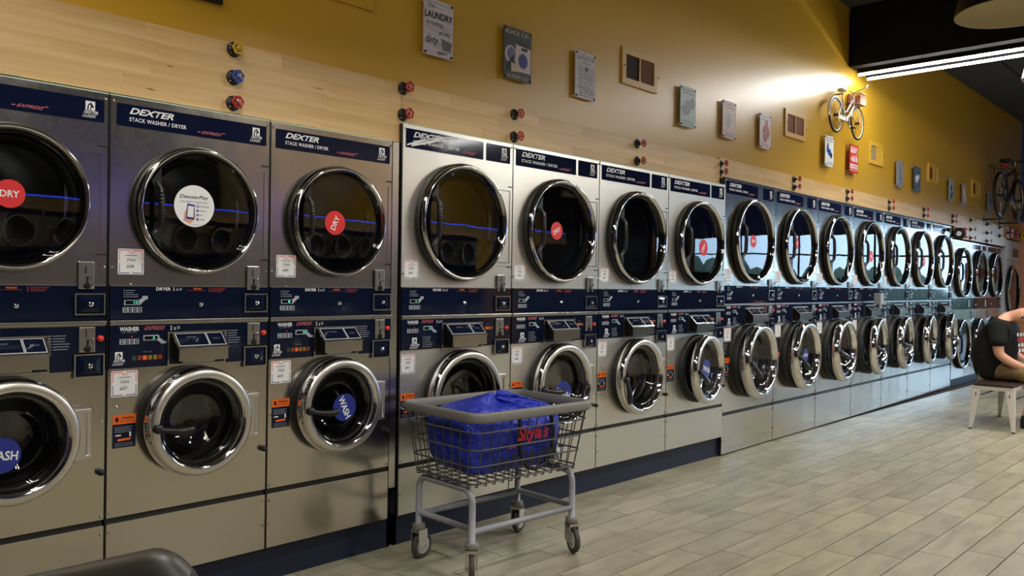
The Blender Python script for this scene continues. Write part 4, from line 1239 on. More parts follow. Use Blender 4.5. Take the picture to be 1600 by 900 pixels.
for row, zz in ((0, 0.70), (1, 0.40)):
    for k in range(4):
        cx = (0.16+0.22*k)*w
        if row == 1 and k == 0:
            b.poly([(cx-0.04*w, zz*h+0.04*h), (cx+0.04*w, zz*h+0.04*h), (cx+0.04*w, zz*h+0.14*h), (cx-0.04*w, zz*h+0.14*h)], -0.001, -0.001, white)
            continue
        b.poly(disc_pts(cx, (zz+0.205)*h, 0.045*w, 10), -0.001, -0.001, white)
        if row == 0 and k == 3:
            b.poly(disc_pts(cx, (zz+0.06)*h, 0.10*w, 14), -0.001, -0.001, white)
            b.poly(disc_pts(cx, (zz+0.06)*h, 0.06*w, 14), -0.0015, -0.0015, red_board)
        sk = 0.085 if k % 2 else 0.05
        b.poly([(cx-sk*w, zz*h), (cx+sk*w, zz*h), (cx+0.055*w, (zz+0.17)*h), (cx-0.055*w, (zz+0.17)*h)], -0.001, -0.001, white)
b.poly([(0.05*w, 0.16*h), (0.95*w, 0.16*h), (0.95*w, 0.31*h), (0.05*w, 0.31*h)], -0.001, -0.001, white)
ob('figure_print', b, p)
text('WHATEVER', red_board, p, 0.09*w, 0.91*w, 0.19*h, 0.28*h, -0.0016, 0, 0.03)
text('JUST WASH YOUR HANDS', white, p, 0.06*w, 0.94*w, 0.06*h, 0.12*h, -0.001, 0, 0.02)
def vent(xa, xb, z0, z1, fr, d1, d2, label):
    w, h = xb-xa, z1-z0
    t = thing('wall_vent', label, 'vent', (xa, yw((xa+xb)/2)-0.001, z0), 0, 'sliding wall vents above the board')
    e = 0.042
    ob('frame', MB().box(0, w, -0.016, 0, 0, e, fr).box(0, w, -0.016, 0, h-e, h, fr).box(0, e, -0.016, 0, e, h-e, fr).box(w-e, w, -0.016, 0, e, h-e, fr), t)
    ob('screen', MB().box(e, w*0.5, -0.005, 0, e, h-e, d1), t)
    ob('slide_panel', MB().box(w*0.5, w-e, -0.010, 0, e, h-e, d2).box(w*0.5-0.006, w*0.5+0.006, -0.013, 0, e, h-e, fr), t)
    ob('latch', MB().cyl((w-0.004, -0.012, h*0.46), (w+0.02, -0.012, h*0.46), 0.004, iron, n=6).cyl((0.02, -0.016, h*0.5), (0.02, -0.02, h*0.5), 0.005, iron, n=8), t)
vent(4.49, 4.903, 2.640, 2.883, ven_frame, ven_dark, ven_wood, 'wooden wall vent with a dark screen and a brown panel')
vent(6.95, 7.363, 2.638, 2.880, ven_frame, ven_wood, ven_wood, 'wall vent with two brown panels below the streak of light')
yp = mat('vent_yellow_paint', lin(214, 170, 60), 0.45)
gsc = mat('vent_grey_screen', lin(150, 140, 104), 0.5)
vent(9.0, 9.392, 2.638, 2.878, yp, gsc, yp, 'yellow painted wall vent with a grey screen, right of the red sign')
vent(10.99, 11.376, 2.640, 2.872, yp, ven_wood, ven_frame, 'yellow wall vent with brown screen on the shaded wall')
vent(12.98, 13.38, 2.630, 2.872, yp, ven_wood, ven_frame, 'farthest yellow wall vent, left of the dark bicycle')
vent(1.33, 1.668, 2.432, 2.68, ven_dark, ven_dark, ven_dark, 'dark wall vent cut off by the top edge, left')
t = thing('access_panel', 'flush yellow access panel cut off by the top edge', 'panel', (2.1, yw(2.27)-0.001, 2.61))
ob('cover', MB().box(0, 0.335, -0.006, 0, 0.0, 0.34, wallm), t)
ob('rim', MB().box(-0.012, 0.347, -0.009, 0, -0.012, 0.0, wallm).box(-0.012, 0.347, -0.009, 0, 0.34, 0.352, wallm).box(-0.012, 0, -0.009, 0, 0, 0.34, wallm).box(0.335, 0.347, -0.009, 0, 0, 0.34, wallm), t)

# ------------------------------------------------------------------ bicycles
def bicycle(name, label, R, L, loc, frame_m, tyre, tyre_r, saddle_m, basket, rack, step, rz=0.0):
    """side view in x,z; rear hub at x=0, front hub at x=L, ground at z=0; looks toward +x"""
    t = thing(name, label, 'bicycle', loc, rz)
    s = R/0.335
    rh, fh = Vector((0, 0, R)), Vector((L, 0, R))
    for hub, nm in ((rh, 'rear'), (fh, 'front')):
        wv = ob('wheel', cm((name, 'tyre'), lambda b: b.torus((0, 0, 0), R-tyre_r, tyre_r, tyre, 'y', 40, 8)), t, hub)
        ob('rim', cm((name, 'rim'), lambda b: b.torus((0, 0, 0), R-tyre_r*2.3, tyre_r*0.55, frame_m if step else satin, 'y', 40, 6)), wv)
        def spk(b):
            for k in range(20):
                a = 2*PI*k/20
                b.cyl((0.02*s*math.cos(a+0.5), 0.02*s*(-1)**k, 0.02*s*math.sin(a+0.5)), ((R-tyre_r*2.4)*math.cos(a), 0, (R-tyre_r*2.4)*math.sin(a)), 0.0016*s+0.0004, satin if not step else iron, n=4, caps=False)
        ob('spokes', cm((name, 'spokes'), spk), wv)
        ob('hub', cm((name, 'hub'), lambda b: b.cyl((0, -0.045*s, 0), (0, 0.045*s, 0), 0.022*s, iron, n=10)), wv)
    bb = Vector((L*0.42, 0, R*0.86))
    st = Vector((L*0.30, 0, R*2.0))
    hd_t, hd_b = Vector((L*0.79, 0, R*2.42)), Vector((L*0.83, 0, R*2.02))
    tb = 0.016*s
    f = MB()
    f.cyl(bb, st, tb, frame_m, n=8)
    if step:
        f.tube([hd_b, (L*0.70, 0, R*1.6), (L*0.55, 0, R*1.1), bb], tb*1.1, frame_m, 8)
        f.tube([hd_t-Vector((0, 0, 0.03*s)), (L*0.66, 0, R*1.95), (L*0.50, 0, R*1.45), (L*0.37, 0, R*1.35)], tb*0.9, frame_m, 8)
    else:
        f.cyl(st-Vector((0, 0, 0.04*s)), hd_t-Vector((0, 0, 0.03*s)), tb, frame_m, n=8)
        f.cyl(bb, hd_b, tb*1.1, frame_m, n=8)
    f.cyl(hd_t, hd_b, tb*1.25, frame_m, n=8)
    for y in (-0.05*s, 0.05*s):
        f.cyl((rh.x, y, rh.z), bb, tb*0.55, frame_m, n=6)
        f.cyl((rh.x, y, rh.z), st-Vector((0, 0, 0.06*s)), tb*0.5, frame_m, n=6)
    ob('frame', f, t)
    fk = MB()
    for y in (-0.05*s, 0.05*s):
        fk.tube([hd_b, (L*0.87, y, R*1.75), (L*0.93, y, R*1.35), (fh.x, y, fh.z)], tb*0.6, frame_m, 6)
    ob('fork', fk, t)
    sad = ob('saddle', MB().cyl(st, st+Vector((-0.012*s, 0, 0.16*s)), tb*0.8, satin, n=8), t)
    ob('seat_pad', MB().ball((st.x-0.03*s, 0, st.z+0.19*s), 0.10*s, saddle_m, (1.35, 0.85, 0.36), 16, 8), sad)
    hz = hd_t.z
    hb_ = MB().cyl(hd_t, hd_t+Vector((0, 0, 0.10*s)), tb*0.8, satin, n=8)
    ww = 0.30*s
    if step:
        hb_.tube([(hd_t.x-0.14*s, -ww, hz+0.12*s), (hd_t.x-0.02*s, -ww*0.95, hz+0.20*s), (hd_t.x+0.07*s, -ww*0.5, hz+0.16*s), (hd_t.x, 0, hz+0.09*s), (hd_t.x+0.07*s, ww*0.3, hz+0.16*s)], tb*0.75, frame_m, 8)
    else:
        hb_.tube([(hd_t.x-0.10*s, -ww, hz+0.10*s), (hd_t.x+0.02*s, -ww*0.6, hz+0.10*s), (hd_t.x+0.02*s, ww*0.4, hz+0.10*s)], tb*0.75, iron, 8)
    ob('handlebar', hb_, t)
    cr = ob('crank', MB().lathe([(0.0, -0.05*s), (0.085*s, -0.05*s), (0.085*s, -0.056*s), (0, -0.056*s)], satin, n=24, c=(bb.x, 0, bb.z)), t)
    ob('crank_arm', MB().cyl((bb.x, -0.06*s, bb.z), (bb.x+0.10*s, -0.07*s, bb.z-0.13*s), 0.012*s, satin, n=6), cr)
    ob('crank_arm', MB().cyl((bb.x, 0.06*s, bb.z), (bb.x-0.10*s, 0.07*s, bb.z+0.13*s), 0.012*s, satin, n=6), cr)
    ob('pedal', MB().box(bb.x+0.05*s, bb.x+0.15*s, -0.15*s, -0.075*s, bb.z-0.145*s, bb.z-0.12*s, iron), cr)
    ob('pedal', MB().box(bb.x-0.15*s, bb.x-0.05*s, 0.065*s, 0.10*s, bb.z+0.12*s, bb.z+0.145*s, iron), cr)
    ob('chain_guard', MB().box(0.02*s, bb.x, -0.045*s, -0.038*s, R*0.82, R*1.05, frame_m), t)
    if step:
        n_ = 14
        def fend(b, c, a0, a1):
            pts = [(c.x+(R+0.014*s)*math.cos(a0+(a1-a0)*i/n_), 0, c.z+(R+0.014*s)*math.sin(a0+(a1-a0)*i/n_)) for i in range(n_+1)]
            b.tube(pts, 0.020*s, frame_m, 6)
        mb = MB(); fend(mb, rh, 0.5, 3.3)
        ob('mudguard', mb, t)
        mb = MB(); fend(mb, fh, 1.3, 2.9)
        ob('mudguard', mb, t)
    if basket:
        bx0, bx1, bz0, bz1 = L*0.84, L*1.10, R*2.05, R*3.0-0.10*s
        bk = ob('basket', MB().box(bx0+0.01, bx1-0.01, -0.10*s, 0.10*s, bz0, bz0+0.006, basket), t)
        for i in range(5):
            z = bz0+(bz1-bz0)*i/4
            ob('basket_hoop', MB().tube([(bx0, -0.12*s, z), (bx1, -0.12*s, z), (bx1, 0.12*s, z), (bx0, 0.12*s, z)], 0.007*s+0.002, basket, 5, closed=True), bk)
        mb = MB()
        for i in range(8):
            x = bx0+(bx1-bx0)*i/7
            for y in (-0.12*s, 0.12*s):
                mb.cyl((x, y, bz0), (x, y, bz1), 0.012*s, basket, n=4)
        for i in range(1, 6):
            y = -0.12*s+0.24*s*i/6
            for x in (bx0, bx1):
                mb.cyl((x, y, bz0), (x, y, bz1), 0.012*s, basket, n=4)
        ob('basket_weave', mb, bk)
    if rack:
        rk = MB()
        zt = R*2.0+0.06
        rk.tube([(-0.30, -0.08, zt), (0.22, -0.08, zt), (0.22, 0.08, zt), (-0.30, 0.08, zt)], 0.006, iron, 6, closed=True)
        for x in (-0.30, -0.05):
            for y in (-0.08, 0.08):
                rk.cyl((x, y, zt), (rh.x, y*0.7, rh.z), 0.005, iron, n=6)
        ob('rear_rack', rk, t)
        fr2 = MB()
        z2 = R*2+0.10
        fr2.tube([(L-0.12, -0.14, z2), (L+0.22, -0.14, z2), (L+0.22, 0.14, z2), (L-0.12, 0.14, z2)], 0.006, iron, 6, closed=True)
        fr2.tube([(L-0.12, -0.14, z2+0.18), (L+0.22, -0.14, z2+0.18), (L+0.22, 0.14, z2+0.18), (L-0.12, 0.14, z2+0.18)], 0.006, iron, 6, closed=True)
        for (x, y) in ((L-0.12, -0.14), (L+0.22, -0.14), (L+0.22, 0.14), (L-0.12, 0.14)):
            fr2.cyl((x, y, z2), (x, y, z2+0.18), 0.005, iron, n=6)
        fr2.cyl((L-0.02, 0, z2), hd_b, 0.006, iron, n=6)
        ob('front_rack', fr2, t)
        ob('reflector', MB().box(L*0.22, L*0.26, -0.03, 0.03, R*1.95+0.1, R*2.12+0.1, v_red), t)
    return t
wb = mat('white_bike_paint', lin(232, 228, 220), 0.35)
wick = mat('pink_wicker', lin(206, 150, 128), 0.7)
bicycle('wall_bicycle', 'small white step-through bicycle with a pink basket mounted on the yellow wall', 0.168, 0.545, (7.914, 0.045, 2.795), wb, rubber, 0.010, wb, wick, False, True, 0.012)
ob('wall_peg', MB().cyl((0.16, 0.0, 0.40), (0.16, 0.075, 0.40), 0.006, iron, n=8).cyl((0.46, 0.0, 0.36), (0.46, 0.082, 0.36), 0.006, iron, n=8), [o for o in bpy.data.objects if o.name == 'wall_bicycle'][0])
for X, lab in ((13.66, 'black wall bracket under the rear wheel of the dark bicycle'), (14.56, 'black wall bracket under the front wheel of the dark bicycle')):
    t = thing('wall_bracket', lab, 'bracket', (X, yw(X), 2.35))
    ob('arm', MB().box(-0.02, 0.02, -0.27, -0.005, -0.014, 0.014, iron), t)
    ob('plate', MB().box(-0.03, 0.03, -0.006, 0, -0.07, 0.07, iron), t)
    if X > 14:
        ob('post', MB().box(-0.02, 0.02, -0.26, -0.23, 0.014, 0.17, iron), t)
bicycle('city_bicycle', 'dark full-size bicycle with racks standing on two wall brackets at the far end', 0.335, 1.08, (13.66, -0.02, 2.364), iron, rubber, 0.020, darkwood, None, True, False, 0.0)

# ------------------------------------------------------------------ pendant lamps
bulb_m = mat('lit_bulb', (1, 1, 1, 1), 0.5, emit=(1.0, 0.92, 0.78, 1), es=3.0)
def pendant(loc, r, label):
    t = thing('pendant_lamp', label, 'lamp', loc, 0, 'dome pendant lamps')
    prof = [(r, 0.0), (r*0.985, 0.07*r), (r*0.93, 0.30*r), (r*0.78, 0.56*r), (r*0.50, 0.78*r), (r*0.20, 0.88*r), (r*0.16, 1.15*r), (0.0, 1.17*r)]
    ob('shade', cm('pendant_shade', lambda b: b.lathe(prof, pend_out, n=56, axis='z')), t)
    ob('lining', cm('pendant_lining', lambda b: b.lathe([(x*0.985, z-0.004) for x, z in prof[:6]]+[(0, 0.86*r)], pend_in, n=56, axis='z')), t)
    ob('bulb', cm('pendant_bulb', lambda b: b.ball((0, 0, 0.40*r), 0.11*r, bulb_m, (1, 1, 1.3), 14, 8).cyl((0, 0, 0.50*r), (0, 0, 0.86*r), 0.06*r, iron, n=10)), t)
    ob('cord', cm(('pendant_cord', loc[2]), lambda b: b.cyl((0, 0, 1.16*r), (0, 0, ZC-loc[2]), 0.006, iron, n=6)), t)
    li = bpy.data.lights.new('bulb_light', 'SPOT')
    li.spot_size = math.radians(156)
    li.spot_blend = 0.35
    li.energy = PENDANT_W
    li.color = (1.0, 0.955, 0.86)
    li.shadow_soft_size = 0.045
    lo_ = bpy.data.objects.new('bulb_light', li)
    COL.objects.link(lo_)
    lo_.parent = t
    lo_.location = (0, 0, 0.10*r)
pendant((5.30, -2.02, 2.86), 0.30, 'black dome pendant lamp with pale lining at the top right corner')
pendant((7.65, -1.86, 2.98), 0.30, 'second dome pendant lamp, only its edge showing at the right border')
for X, n_ in ((2.95, 'over the cart'), (1.0, 'over the near end'), (10.0, 'over the bench'), (12.35, 'near the storefront')):
    pendant((X, -2.02, 2.90), 0.30, 'dome pendant lamp outside the picture '+n_)
for X, n_ in ((1.0, 'first'), (3.75, 'second'), (6.9, 'third'), (10.0, 'fourth')):
    pendant((X, -4.9, 2.90), 0.30, 'dome pendant lamp along the opposite aisle, %s from the near end' % n_)
# ------------------------------------------------------------------ laundry cart
cart = thing('laundry_cart', 'grey wire laundry cart on four casters holding a blue bag', 'cart', (2.872, -0.41, 0), math.radians(-4))
def rrect(hx, hy, r, z, n=5):
    pts = []
    for cx, cy, a0 in ((hx-r, hy-r, 0), (-hx+r, hy-r, PI/2), (-hx+r, -hy+r, PI), (hx-r, -hy+r, 1.5*PI)):
        for i in range(n+1):
            a = a0+PI/2*i/n
            pts.append((cx+r*math.cos(a), cy+r*math.sin(a), z))
    return pts
HX0, HY0, ZB = 0.340, 0.215, 0.425      # basket floor
HX1, HY1, ZT = 0.366, 0.275, 0.744      # rim
# bumper rim: flat band with a rounded section
rb = MB()
rp = [rrect(HX1+o, HY1+o, 0.07, z, 6) for o, z in ((-0.006, ZT-0.044), (0.010, ZT-0.043), (0.014, ZT-0.038), (0.016, ZT-0.008), (0.012, ZT), (0.0, ZT+0.002), (-0.006, ZT-0.004), (-0.008, ZT-0.04))]
for ring in rp:
    rb.v += ring
nn = len(rp[0])
for q in range(len(rp)):
    rb.ring_faces(q*nn, ((q+1) % len(rp))*nn, nn, bumper, True)
ob('bumper_rim', rb, cart)
for k, f in enumerate((0.0, 0.27, 0.53, 0.80)):
    hx, hy, z = HX0+(HX1-HX0)*f, HY0+(HY1-HY0)*f, ZB+(ZT-0.03-ZB)*f
    ob('hoop_wire', MB().tube(rrect(hx, hy, 0.05, z), 0.0042, wire_m, 6, closed=True), cart)
def upright(sx, sy, ax, u):
    """wire from rim down under the floor edge"""
    if ax == 'x':
        a, b = (u*HX1/HX0*0.98, sy*HY1), (u, sy*HY0)
    else:
        a, b = (sx*HX1, u*HY1/HY0*0.98), (sx*HX0, u)
    inn = (b[0]*1.0, b[1]-sy*0.02) if ax == 'x' else (b[0]-sx*0.02, b[1])
    return [(a[0], a[1], ZT-0.03), (b[0], b[1], ZB+0.004), (b[0], b[1], ZB-0.012), (inn[0], inn[1], ZB-0.016)]
for i in range(13):
    u = -HX0*0.90+HX0*1.80*i/12
    for sy in (-1, 1):
        ob('upright_wire', MB().tube(upright(0, sy, 'x', u), 0.0028, wire_m, 5), cart)
for i in range(8):
    u = -HY0*0.86+HY0*1.72*i/7
    for sx in (-1, 1):
        ob('upright_wire', MB().tube(upright(sx, 0, 'y', u), 0.0028, wire_m, 5), cart)
for i in range(13):
    u = -HX0*0.90+HX0*1.80*i/12
    ob('floor_wire', MB().cyl((u, -HY0, ZB-0.006), (u, HY0, ZB-0.006), 0.0028, wire_m, n=5), cart)
for i in range(6):
    u = -HY0*0.8+HY0*1.6*i/5
    ob('floor_wire', MB().cyl((-HX0, u, ZB-0.011), (HX0, u, ZB-0.011), 0.003, wire_m, n=5), cart)
LX, LY = 0.318, 0.195
for sx in (-1, 1):
    pts = [(sx*LX, -LY, 0.165), (sx*LX, -LY, 0.34)]
    for i in range(1, 6):
        a = PI/2*i/5
        pts.append((sx*LX, -LY+0.055*(1-math.cos(a)), 0.34+0.055*math.sin(a)))
    for i in range(0, 6):
        a = PI/2*i/5
        pts.append((sx*LX, LY-0.055+0.055*math.sin(a), 0.34+0.055*math.cos(a)))
    pts.append((sx*LX, LY, 0.165))
    ob('leg_hoop', MB().tube(pts, 0.0155, cart_grey, 12), cart)
    ob('cross_bar', MB().cyl((sx*LX, -LY, 0.225), (sx*LX, LY, 0.225), 0.0135, cart_grey, n=12), cart)
for sy in (-1, 1):
    ob('side_bar', MB().cyl((-LX, sy*LY, 0.215), (LX, sy*LY, 0.215), 0.0135, cart_grey, n=12), cart)
def caster(sx, sy, rz):
    c = ob('caster', cm('caster_bumper', lambda b: b.lathe([(0.012, 0.0), (0.029, 0.0), (0.031, 0.006), (0.031, 0.020), (0.028, 0.026), (0.012, 0.026)], bumper, n=20, axis='z')), cart, (sx*LX, sy*LY, 0.142), (0, 0, rz))
    ob('fork', cm('caster_fork', lambda b: (b.box(-0.022, 0.034, -0.026, -0.020, -0.088, 0.0, satin), b.box(-0.022, 0.034, 0.020, 0.026, -0.088, 0.0, satin), b.box(-0.024, 0.034, -0.026, 0.026, -0.014, 0.0, satin))), c)
    ob('tyre', cm('caster_tyre', lambda b: b.lathe([(0.042, -0.011), (0.056, -0.012), (0.0605, -0.008), (0.062, 0.0), (0.0605, 0.008), (0.056, 0.012), (0.042, 0.011)], tyre_m, n=32, c=(0.022, 0, -0.0795))), c)
    ob('hub', cm('caster_hub', lambda b: (b.lathe([(0.0, -0.016), (0.014, -0.016), (0.020, -0.012), (0.036, -0.014), (0.043, -0.010), (0.043, 0.010), (0.036, 0.014), (0.020, 0.012), (0.014, 0.016), (0, 0.016)], wheel_white, n=28, c=(0.022, 0, -0.0795)), b.cyl((0.022, -0.031, -0.0795), (0.022, 0.031, -0.0795), 0.006, chrome, n=10))), c)
caster(-1, 1, math.radians(10))
caster(-1, -1, math.radians(-128))
caster(1, 1, math.radians(20))
caster(1, -1, math.radians(-112))

# blue bag with printed lettering, sagging over its contents
def bag():
    n, k = 40, 14
    hx, hy = 0.268, 0.188
    cx = -0.012
    z0, z1 = ZB+0.006, ZT+0.015
    b = MB()
    rr = random.Random(5)
    rows = []
    for j in range(k):
        f = j/(k-1)
        base = len(b.v)
        for i in range(n):
            a = 2*PI*i/n
            c, s = math.cos(a), math.sin(a)
            e = 0.34
            ux = math.copysign(abs(c)**e, c)
            uy = math.copysign(abs(s)**e, s)
            if f < 0.72:
                g = 1.0+0.05*math.sin(f/0.72*PI)
                z = z0+(z1-z0)*(f/0.72)*0.86
                if f < 0.08:
                    g = 0.93
            else:
                q = (f-0.72)/0.28
                g = 1.0-0.98*q**0.8
                z = z0+(z1-z0)*(0.86+0.16*math.sin(q*PI/2))
            w = 0.012*math.sin(3*a+5*f)+0.008*math.sin(7*a-9*f)+rr.uniform(-0.005, 0.005)
            zz = z+(0.030*math.sin(2*a+0.8)*(1 if f > 0.5 else f*2) if f > 0.1 else 0)+(rr.uniform(-0.006, 0.006) if f > 0.1 else 0)
            g2 = 1.03+0.10*f if f < 0.72 else 1.10
            b.v.append((cx+hx*g*g2*ux*0.96+w, hy*g*g2*uy*0.96+w*0.8, max(zz, z0)))
        rows.append(base)
    for j in range(k-1):
        b.ring_faces(rows[j], rows[j+1], n, bagm, True)
    b.face([rows[0]+i for i in reversed(range(n))], bagm)
    b.face([rows[-1]+i for i in range(n)], bagm)
    return b
bg_ = thing('laundry_bag', 'shiny blue tarp laundry bag with red script lettering in the wire cart', 'bag', (2.863, -0.407, 0), math.radians(-4))
bobj = ob('sack', bag(), bg_)
ms = bobj.modifiers.new('smooth', 'SUBSURF')
ms.levels = ms.render_levels = 1
FY = -0.218
text("the", red_print, bg_, -0.125, -0.075, 0.560, 0.578, -0.229, 0.3, 0.01)
text("Skyla's", red_print, bg_, -0.075, 0.125, 0.570, 0.655, -0.232, 0.35, 0.03)
text('LAUNDROMAT', bag_strap, bg_, -0.215, 0.235, 0.478, 0.540, -0.226, 0, 0.02)
for (ua, ub) in ((-0.045, 0.155),):
    ob('strap', MB().tube([(ua, -0.215, 0.685), (ua-0.008, -0.222, 0.62), (ua-0.004, -0.222, 0.53), (ua+0.04, -0.220, 0.465), ((ua+ub)/2, -0.218, 0.447), (ub-0.04, -0.220, 0.465), (ub+0.004, -0.222, 0.53), (ub+0.008, -0.222, 0.62), (ub, -0.215, 0.685)], 0.009, bag_strap, 6), bg_)
jug_m = mat('white_jug_plastic', lin(222, 220, 222), 0.4)
jg = thing('detergent_jug', 'white plastic jug lying at the right end of the cart', 'jug', (3.192, -0.455, ZB-0.002))
ob('body', MB().lathe([(0.0, -0.10), (0.030, -0.10), (0.036, -0.09), (0.036, 0.03), (0.028, 0.07), (0.016, 0.085), (0.016, 0.10), (0, 0.10)], jug_m, n=20, c=(0.0, 0.02, 0.039)), jg)
ob('cap', MB().lathe([(0.019, 0.10), (0.019, 0.125), (0, 0.125)], jug_m, n=16, c=(0.0, 0.02, 0.039)), jg)

# ------------------------------------------------------------------ chair back at the bottom left
ch = thing('lounge_chair', 'dark vinyl chair whose back top shows at the bottom left corner', 'chair', (0.50, -1.70, 0), math.radians(0))
def chair_back():
    # curved padded top rail running from the left frame edge to its rounded right end
    b = MB()
    A, Bp = Vector((0.300, -1.60, 0.80)), Vector((0.640, -1.985, 0.868))
    return b
p_end = Vector((0.606, -1.951, 0.897))
d_al = Vector((-0.140, 0.148, -0.045)).normalized()
pts = []
cb = MB()
prof = []
dirn = Vector((-0.66, 0.75, 0)).normalized()
side = Vector((dirn.y, -dirn.x, 0))
n = 30
secs = []
for i in range(n):
    f = (i/(n-1))**1.8
    dist = 0.62*f
    top = p_end+dirn*dist+Vector((0, 0, -0.24*dist+0.00))
    if f < 0.1:
        q = 1-f/0.1
        top.z -= 0.05*q*q
    secs.append((top, 0.035+0.015*min(1, f*4)))
for top, th in secs:
    base = len(cb.v)
    for j in range(12):
        a = 2*PI*j/12
        c, s = math.cos(a), math.sin(a)
        off = side*(th*math.copysign(abs(c)**0.6, c))
        z = top.z-0.20+0.20*math.copysign(abs(s)**0.45, s)
        cb.v.append((top.x+off.x, top.y+off.y, z))
for i in range(n-1):
    cb.ring_faces(i*12, (i+1)*12, 12, vinyl, True)
cb.face([j for j in range(12)], vinyl)
cb.face([(n-1)*12+j for j in reversed(range(12))], vinyl)
ch.location = (0, 0, 0)
ob('backrest', cb, ch)
mid = p_end+dirn*0.31
fwd = -side
ob('seat', MB().box(-0.31, 0.31, -0.25, 0.25, 0.40, 0.46, vinyl).mesh('seat', 0.02), ch, (mid.x+fwd.x*0.27, mid.y+fwd.y*0.27, 0), (0, 0, math.atan2(dirn.y, dirn.x)))
for a in (-0.26, 0.26):
    for q in (0.0, 0.48):
        pp = mid+dirn*a+fwd*q
        ob('leg', MB().cyl((pp.x, pp.y, 0.0), (pp.x, pp.y, 0.42 if q else 0.50), 0.014, iron, n=8), ch)

# ------------------------------------------------------------------ bench
bench = thing('metal_bench', 'worn white metal bench with a dark wooden seat', 'bench', (0, 0, 0))
corners = [(8.71, -0.955), (8.70, -1.315), (9.775, -0.955), (9.775, -1.315)]
SZ = 0.432
ob('seat', MB().box(8.735, 9.75, -1.30, -0.97, SZ-0.022, SZ, darkwood).mesh('bench_seat', 0.006), bench)
ob('apron', MB().box(8.74, 9.745, -1.296, -0.974, SZ-0.06, SZ-0.0225, bench_white).mesh('bench_apron', 0.004), bench)
for (x, y) in corners:
    sx = 1 if x > 9 else -1
    sy = 1 if y > -1.1 else -1
    tx, ty = (8.765 if sx < 0 else 9.72), (-0.995 if sy > 0 else -1.275)
    lg = MB()
    b0 = len(lg.v)
    for (cx, cy, z, w_) in ((tx, ty, SZ-0.05, 0.036), (x, y, 0.012, 0.015)):
        lg.v += [(cx-w_, cy-w_, z), (cx+w_, cy-w_, z), (cx+w_, cy+w_, z), (cx-w_, cy+w_, z)]
    lg.ring_faces(b0+4, b0, 4, bench_white, False)
    lg.face([b0+7, b0+6, b0+5, b0+4], bench_white)
    l = ob('leg', lg.mesh('bench_leg', 0.004), bench)
    ob('foot_pad', MB().cyl((x, y, 0), (x, y, 0.014), 0.014, rubber, n=10), l)
    sl = MB()
    k = 0.3
    qx, qy, qz = tx+(x-tx)*k, ty+(y-ty)*k, SZ-0.05-(SZ-0.06)*k
    sl.box(tx-0.0375+(x-tx)*0.12, tx-0.0355+(x-tx)*0.12, ty-0.004, ty+0.004, SZ-0.115, SZ-0.085, iron)
    ob('slot', sl, l)
ob('stretcher', MB().cyl((8.745, -0.972, 0.30), (9.74, -0.972, 0.30), 0.008, iron, n=8), bench)
ob('stretcher', MB().cyl((8.745, -1.298, 0.30), (9.74, -1.298, 0.30), 0.008, iron, n=8), bench)

# small white box on the ledge of the fourth blue-lit stack
X = 5.785+0.904*3+0.36
bx = thing('small_box', 'small pale box standing on the ledge between washer and dryer', 'box', (X+0.12, 0.022+0.0239*(X-5.785)-0.10, 1.118))
ob('carton', MB().box(-0.05, 0.05, -0.035, 0.035, 0.026, 0.14, sign_grey).mesh('carton', 0.004), bx)
ob('flap', MB().box(-0.05, 0.05, -0.036, 0.036, 0.14, 0.143, whitep), bx)
# poster on the end wall
t = thing('wall_poster', 'red and white poster on the salmon end wall', 'poster', (X1-0.004, -0.05, 1.30))
ob('sheet', MB().box(-0.004, 0.0, -0.5, 0.0, 0.0, 0.5, whitep), t)
ob('print_block', MB().box(-0.006, -0.004, -0.45, -0.05, 0.22, 0.40, red_board), t)
# ------------------------------------------------------------------ seated person
per = thing('person', 'person in black printed t-shirt and khaki shorts bent forward on the bench', 'person', (9.30, 0, 0))
def skin_body(name, verts, edges, radii, m, parent, root=0, sub=2):
    me = bpy.data.meshes.new(name)
    me.from_pydata(verts, edges, [])
    o = ob(name, me, parent)
    mo = o.modifiers.new('skin', 'SKIN')
    sv = me.skin_vertices[0].data
    for i, r in enumerate(radii):
        sv[i].radius = r if isinstance(r, tuple) else (r, r)
        sv[i].use_root = (i == root)
    s = o.modifiers.new('sub', 'SUBSURF')
    s.levels = s.render_levels = sub
    me.materials.append(m)
    dg = bpy.context.evaluated_depsgraph_get()
    me2 = bpy.data.meshes.new_from_object(o.evaluated_get(dg))
    for p in me2.polygons:
        p.use_smooth = True
    o.modifiers.clear()
    o.data = me2
    me2.materials.clear()
    me2.materials.append(m)
    return o
